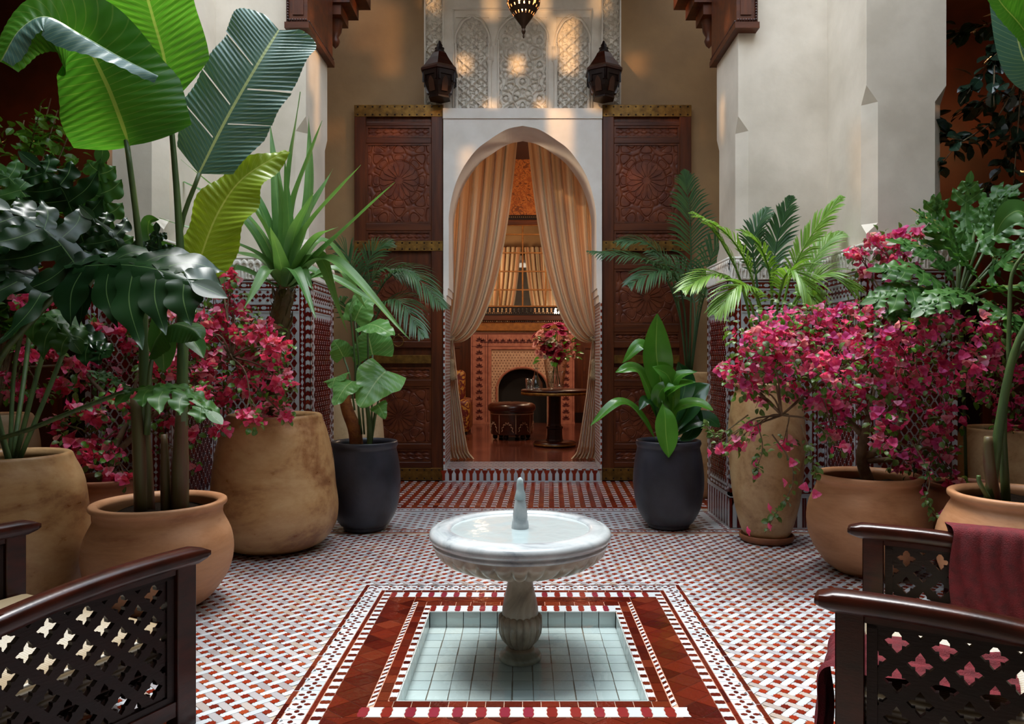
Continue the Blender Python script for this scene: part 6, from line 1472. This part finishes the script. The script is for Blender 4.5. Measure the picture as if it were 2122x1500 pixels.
hubs = [P(1800, 860, 4.9), P(1690, 800, 4.85), P(1900, 800, 4.85), P(1620, 860, 4.75), P(1990, 760, 4.8), P(1850, 650, 5.1), P(1900, 930, 4.75)]
bougain(Rb, [([b0, P(1785, 950, 4.95), P(1792, 900, 4.92), hubs[0]], [.04, .035, .028, .018]), ([P(1787, 950, 4.95), P(1850, 910, 4.9), hubs[2], hubs[4]], [.028, .022, .014, .008]), ([P(1790, 905, 4.95), P(1740, 850, 4.9), hubs[1]], [.024, .016, .010]), ([hubs[1], hubs[3]], [.012, .007]), ([hubs[0], P(1820, 760, 5.0), hubs[5]], [.018, .012, .008]), ([P(1790, 955, 4.95), P(1860, 950, 4.85), hubs[6]], [.022, .016, .010])],
        RC, BR, 1.12, .0180, .020, 300, 3, 4.75, hubs)
# trailing sprig over the urn
tw = [[P(1600, 900, 4.6), P(1640, 960, 4.55), P(1640, 1010, 4.55), P(1610, 1060, 4.55), P(1585, 1105, 4.55)], [P(1570, 880, 4.6), P(1580, 930, 4.55), P(1560, 990, 4.55)], [P(1880, 900, 4.6), P(1925, 980, 4.45), P(1920, 1040, 4.4), P(1945, 1075, 4.4)], [P(1660, 880, 4.6), P(1680, 940, 4.6), P(1690, 985, 4.6)], [P(1550, 860, 4.6), P(1490, 900, 4.5), P(1460, 880, 4.5)]]
twigged(Rb, tw, LEAFB[0], 60, 26, 1.0, 'leaf', 'smallleaf', .005, .8, 77)
fm_ = bract_mesh(BR[0], .034, 9)
for (x, y) in ((1600, 1052), (1632, 1000), (1570, 985), (1556, 1100), (1600, 1090), (1640, 960), (1668, 1008), (1690, 1025), (1905, 1020), (1950, 1065), (1925, 985), (1560, 960), (1490, 930), (1475, 938)):
    inst('flower', fm_, parent=Rb, mat4=Matrix.Translation(P(x, y, 4.54) - Rb.location) @ Matrix.Rotation(1.2, 4, 'X') @ Matrix.Rotation(x, 4, 'Y'))
LC = [(60, 690, 26), (110, 680, 26), (200, 690, 26), (260, 670, 26), (310, 760, 30), (250, 820, 30), (170, 850, 26), (120, 880, 22), (300, 900, 24), (350, 870, 24), (370, 780, 30), (420, 780, 30), (450, 560, 14), (440, 672, 42), (482, 642, 36), (532, 690, 48), (572, 722, 32), (482, 722, 46), (432, 742, 40), (540, 752, 46), (582, 792, 32), (502, 792, 36), (560, 842, 32), (588, 862, 16), (472, 602, 18), (480, 574, 16), (380, 650, 30), (330, 622, 26), (332, 682, 26), (152, 752, 30, 5.0), (192, 792, 26), (242, 772, 30), (100, 722, 22), (92, 640, 22), (162, 642, 26), (40, 622, 22), (22, 792, 28), (34, 812, 24), (222, 740, 26), (272, 722, 26), (162, 922, 40, 4.9), (212, 942, 36, 4.85), (242, 902, 24), (262, 992, 20, 4.8), (330, 930, 20), (392, 902, 24), (396, 962, 14), (452, 890, 20), (522, 862, 28), (332, 842, 20), (92, 812, 18), (230, 985, 20, 4.8), (300, 600, 24), (240, 610, 24), (400, 700, 36), (60, 740, 24), (130, 800, 24), (370, 560, 16), (460, 830, 34), (400, 820, 34), (350, 740, 30), (290, 870, 26), (200, 860, 28)]
Lb = POT['L5']; b0 = P(224, 1014, 4.93)
hubs = [P(270, 860, 5.1), P(400, 790, 5.1), P(480, 740, 5.05), P(160, 760, 5.1), P(60, 760, 5.0), P(300, 680, 5.2), P(200, 930, 5.0)]
bougain(Lb, [([b0, P(235, 940, 4.97), hubs[0]], [.03, .025, .018]), ([P(240, 940, 4.97), P(330, 850, 5.1), hubs[1], hubs[2]], [.025, .02, .013, .008]), ([hubs[0], P(200, 800, 5.1), hubs[3], hubs[4]], [.018, .014, .01, .007]), ([hubs[0], hubs[5]], [.014, .008]), ([P(232, 965, 4.93), hubs[6]], [.012, .008])],
        LC, BRL, 1.2, .0240, .026, 300, 5, 5.1, hubs)
R5b = POT['R5']
bougain(R5b, [([P(2095, 911, 5.6), P(2090, 850, 5.6), P(2080, 800, 5.55)], [.02, .014, .008])], [(2075, 800, 30), (2110, 830, 32), (2070, 850, 28), (2120, 880, 26), (2050, 820, 20), (2125, 780, 26), (2085, 880, 20), (2055, 900, 12)], [BR[2], BR[1]], 1.0, .014, .02, 60, 8, 5.5, [P(2085, 820, 5.55)])

# ---- bouquet in the vase
bq = thing('bouquet', 'bouquet of magenta, pink and cream blooms in the glass vase', 'bouquet', (.47, 10.62, TZ + .3))
PK = [simple('magenta_petal', '#8e0c3c', '#a8184e', .5, 20, bump=.1), simple('crimson_petal', '#7c0a20', '#980f2c', .5, 20, bump=.1), simple('blush_petal', '#c8766c', '#dc9c8c', .5, 20, bump=.1), simple('cream_petal', '#d4c8a8', '#e4dcc4', .5, 20, bump=.1)]
def bloom(mat, R_, layers=3, np_=7, seed=0):
    m = MB(); r = random.Random(seed)
    for l in range(layers):
        op = .25 + .75 * l / max(1, layers - 1)
        for k in range(np_):
            a_ = 2 * PI * k / np_ + l * .5 + r.uniform(-.1, .1); c_, s_ = math.cos(a_), math.sin(a_); q_ = R_ * (.5 + .5 * op)
            blade(m, [(0, 0, 0), (c_ * q_ * op * .7, s_ * q_ * op * .7, q_ * .55), (c_ * q_ * op * 1.05, s_ * q_ * op * 1.05, q_ * (1.0 - .55 * op))], R_ * .42, lambda u: max(.1, math.sin(PI * min(1, .12 + u * .75)) ** .6), (-c_, -s_, .4), 6, 4, -.2)
    return m.data('bloom', mat)
BM = [bloom(PK[0], .07, 3, 7, 1), bloom(PK[1], .075, 4, 8, 2), bloom(PK[2], .07, 3, 7, 3), bloom(PK[3], .035, 2, 6, 4)]
sites = [(1135, 676, 0, 1.3), (1158, 672, 0, 1.2), (1140, 692, 0, 1.1), (1118, 690, 2, 1), (1110, 712, 2, 1.1), (1145, 730, 1, 1.5), (1128, 722, 1, 1.1), (1120, 735, 2, .8), (1172, 700, 2, 1.1), (1185, 725, 2, 1.1), (1170, 738, 3, 1.5), (1142, 704, 3, 1.6), (1134, 708, 3, 1.3), (1150, 712, 3, 1.3), (1160, 720, 2, .9), (1105, 695, 1, .7), (1196, 715, 1, .6), (1180, 705, 0, .7), (1128, 740, 3, 1), (1155, 748, 1, .9), (1112, 730, 2, .7), (1165, 690, 0, 1), (1190, 738, 2, .7), (1130, 700, 2, .8), (1178, 745, 3, 1.2), (1148, 684, 2, 1.0), (1165, 680, 0, 1.1), (1125, 705, 1, 1.0), (1172, 715, 1, 1.0), (1160, 735, 1, 1.1), (1186, 690, 2, .8), (1140, 718, 1, 1.0)]
r = random.Random(2)
for k, (x, y, b, s_) in enumerate(sites):
    Yb = 10.45 + r.uniform(-.06, .05); p = P(x, y, Yb); d = (p - Vector((.47, 10.62, TZ + .5))).normalized()
    inst('bloom', BM[b], parent=bq, mat4=Matrix.Translation(p - bq.location - d * .03) @ basis(d.orthogonal(), d).to_4x4() @ Matrix.Scale(s_, 4))
lfm = blade(MB(), [(0, 0, 0), (0, .06, .01), (0, .13, -.01)], .035, w_ov, (0, 0, 1), 8, 5, .2).data('leaf', M['aspid'])
for k in range(34):
    a_ = r.uniform(0, 2 * PI); d = Vector((math.cos(a_), -abs(math.sin(a_)) * .6, r.uniform(-.4, 1))).normalized(); p = Vector((0, 0, .2)) + d * r.uniform(.15, .30)
    inst('leaf', lfm, parent=bq, mat4=Matrix.Translation(p) @ basis(d, (0, -.4, 1)).to_4x4())
m = MB()
for k in range(14): a_ = k * .9; tube(m, [(.07 * math.cos(a_ + 2), .07 * math.sin(a_ + 2), -.22), (.0, .0, .1), (.2 * math.cos(a_), .2 * math.sin(a_), .35)], .004, 5)
m.build('flower_stem', M['stalk'], bq, True, kind='stuff')
bpy.context.view_layer.update()
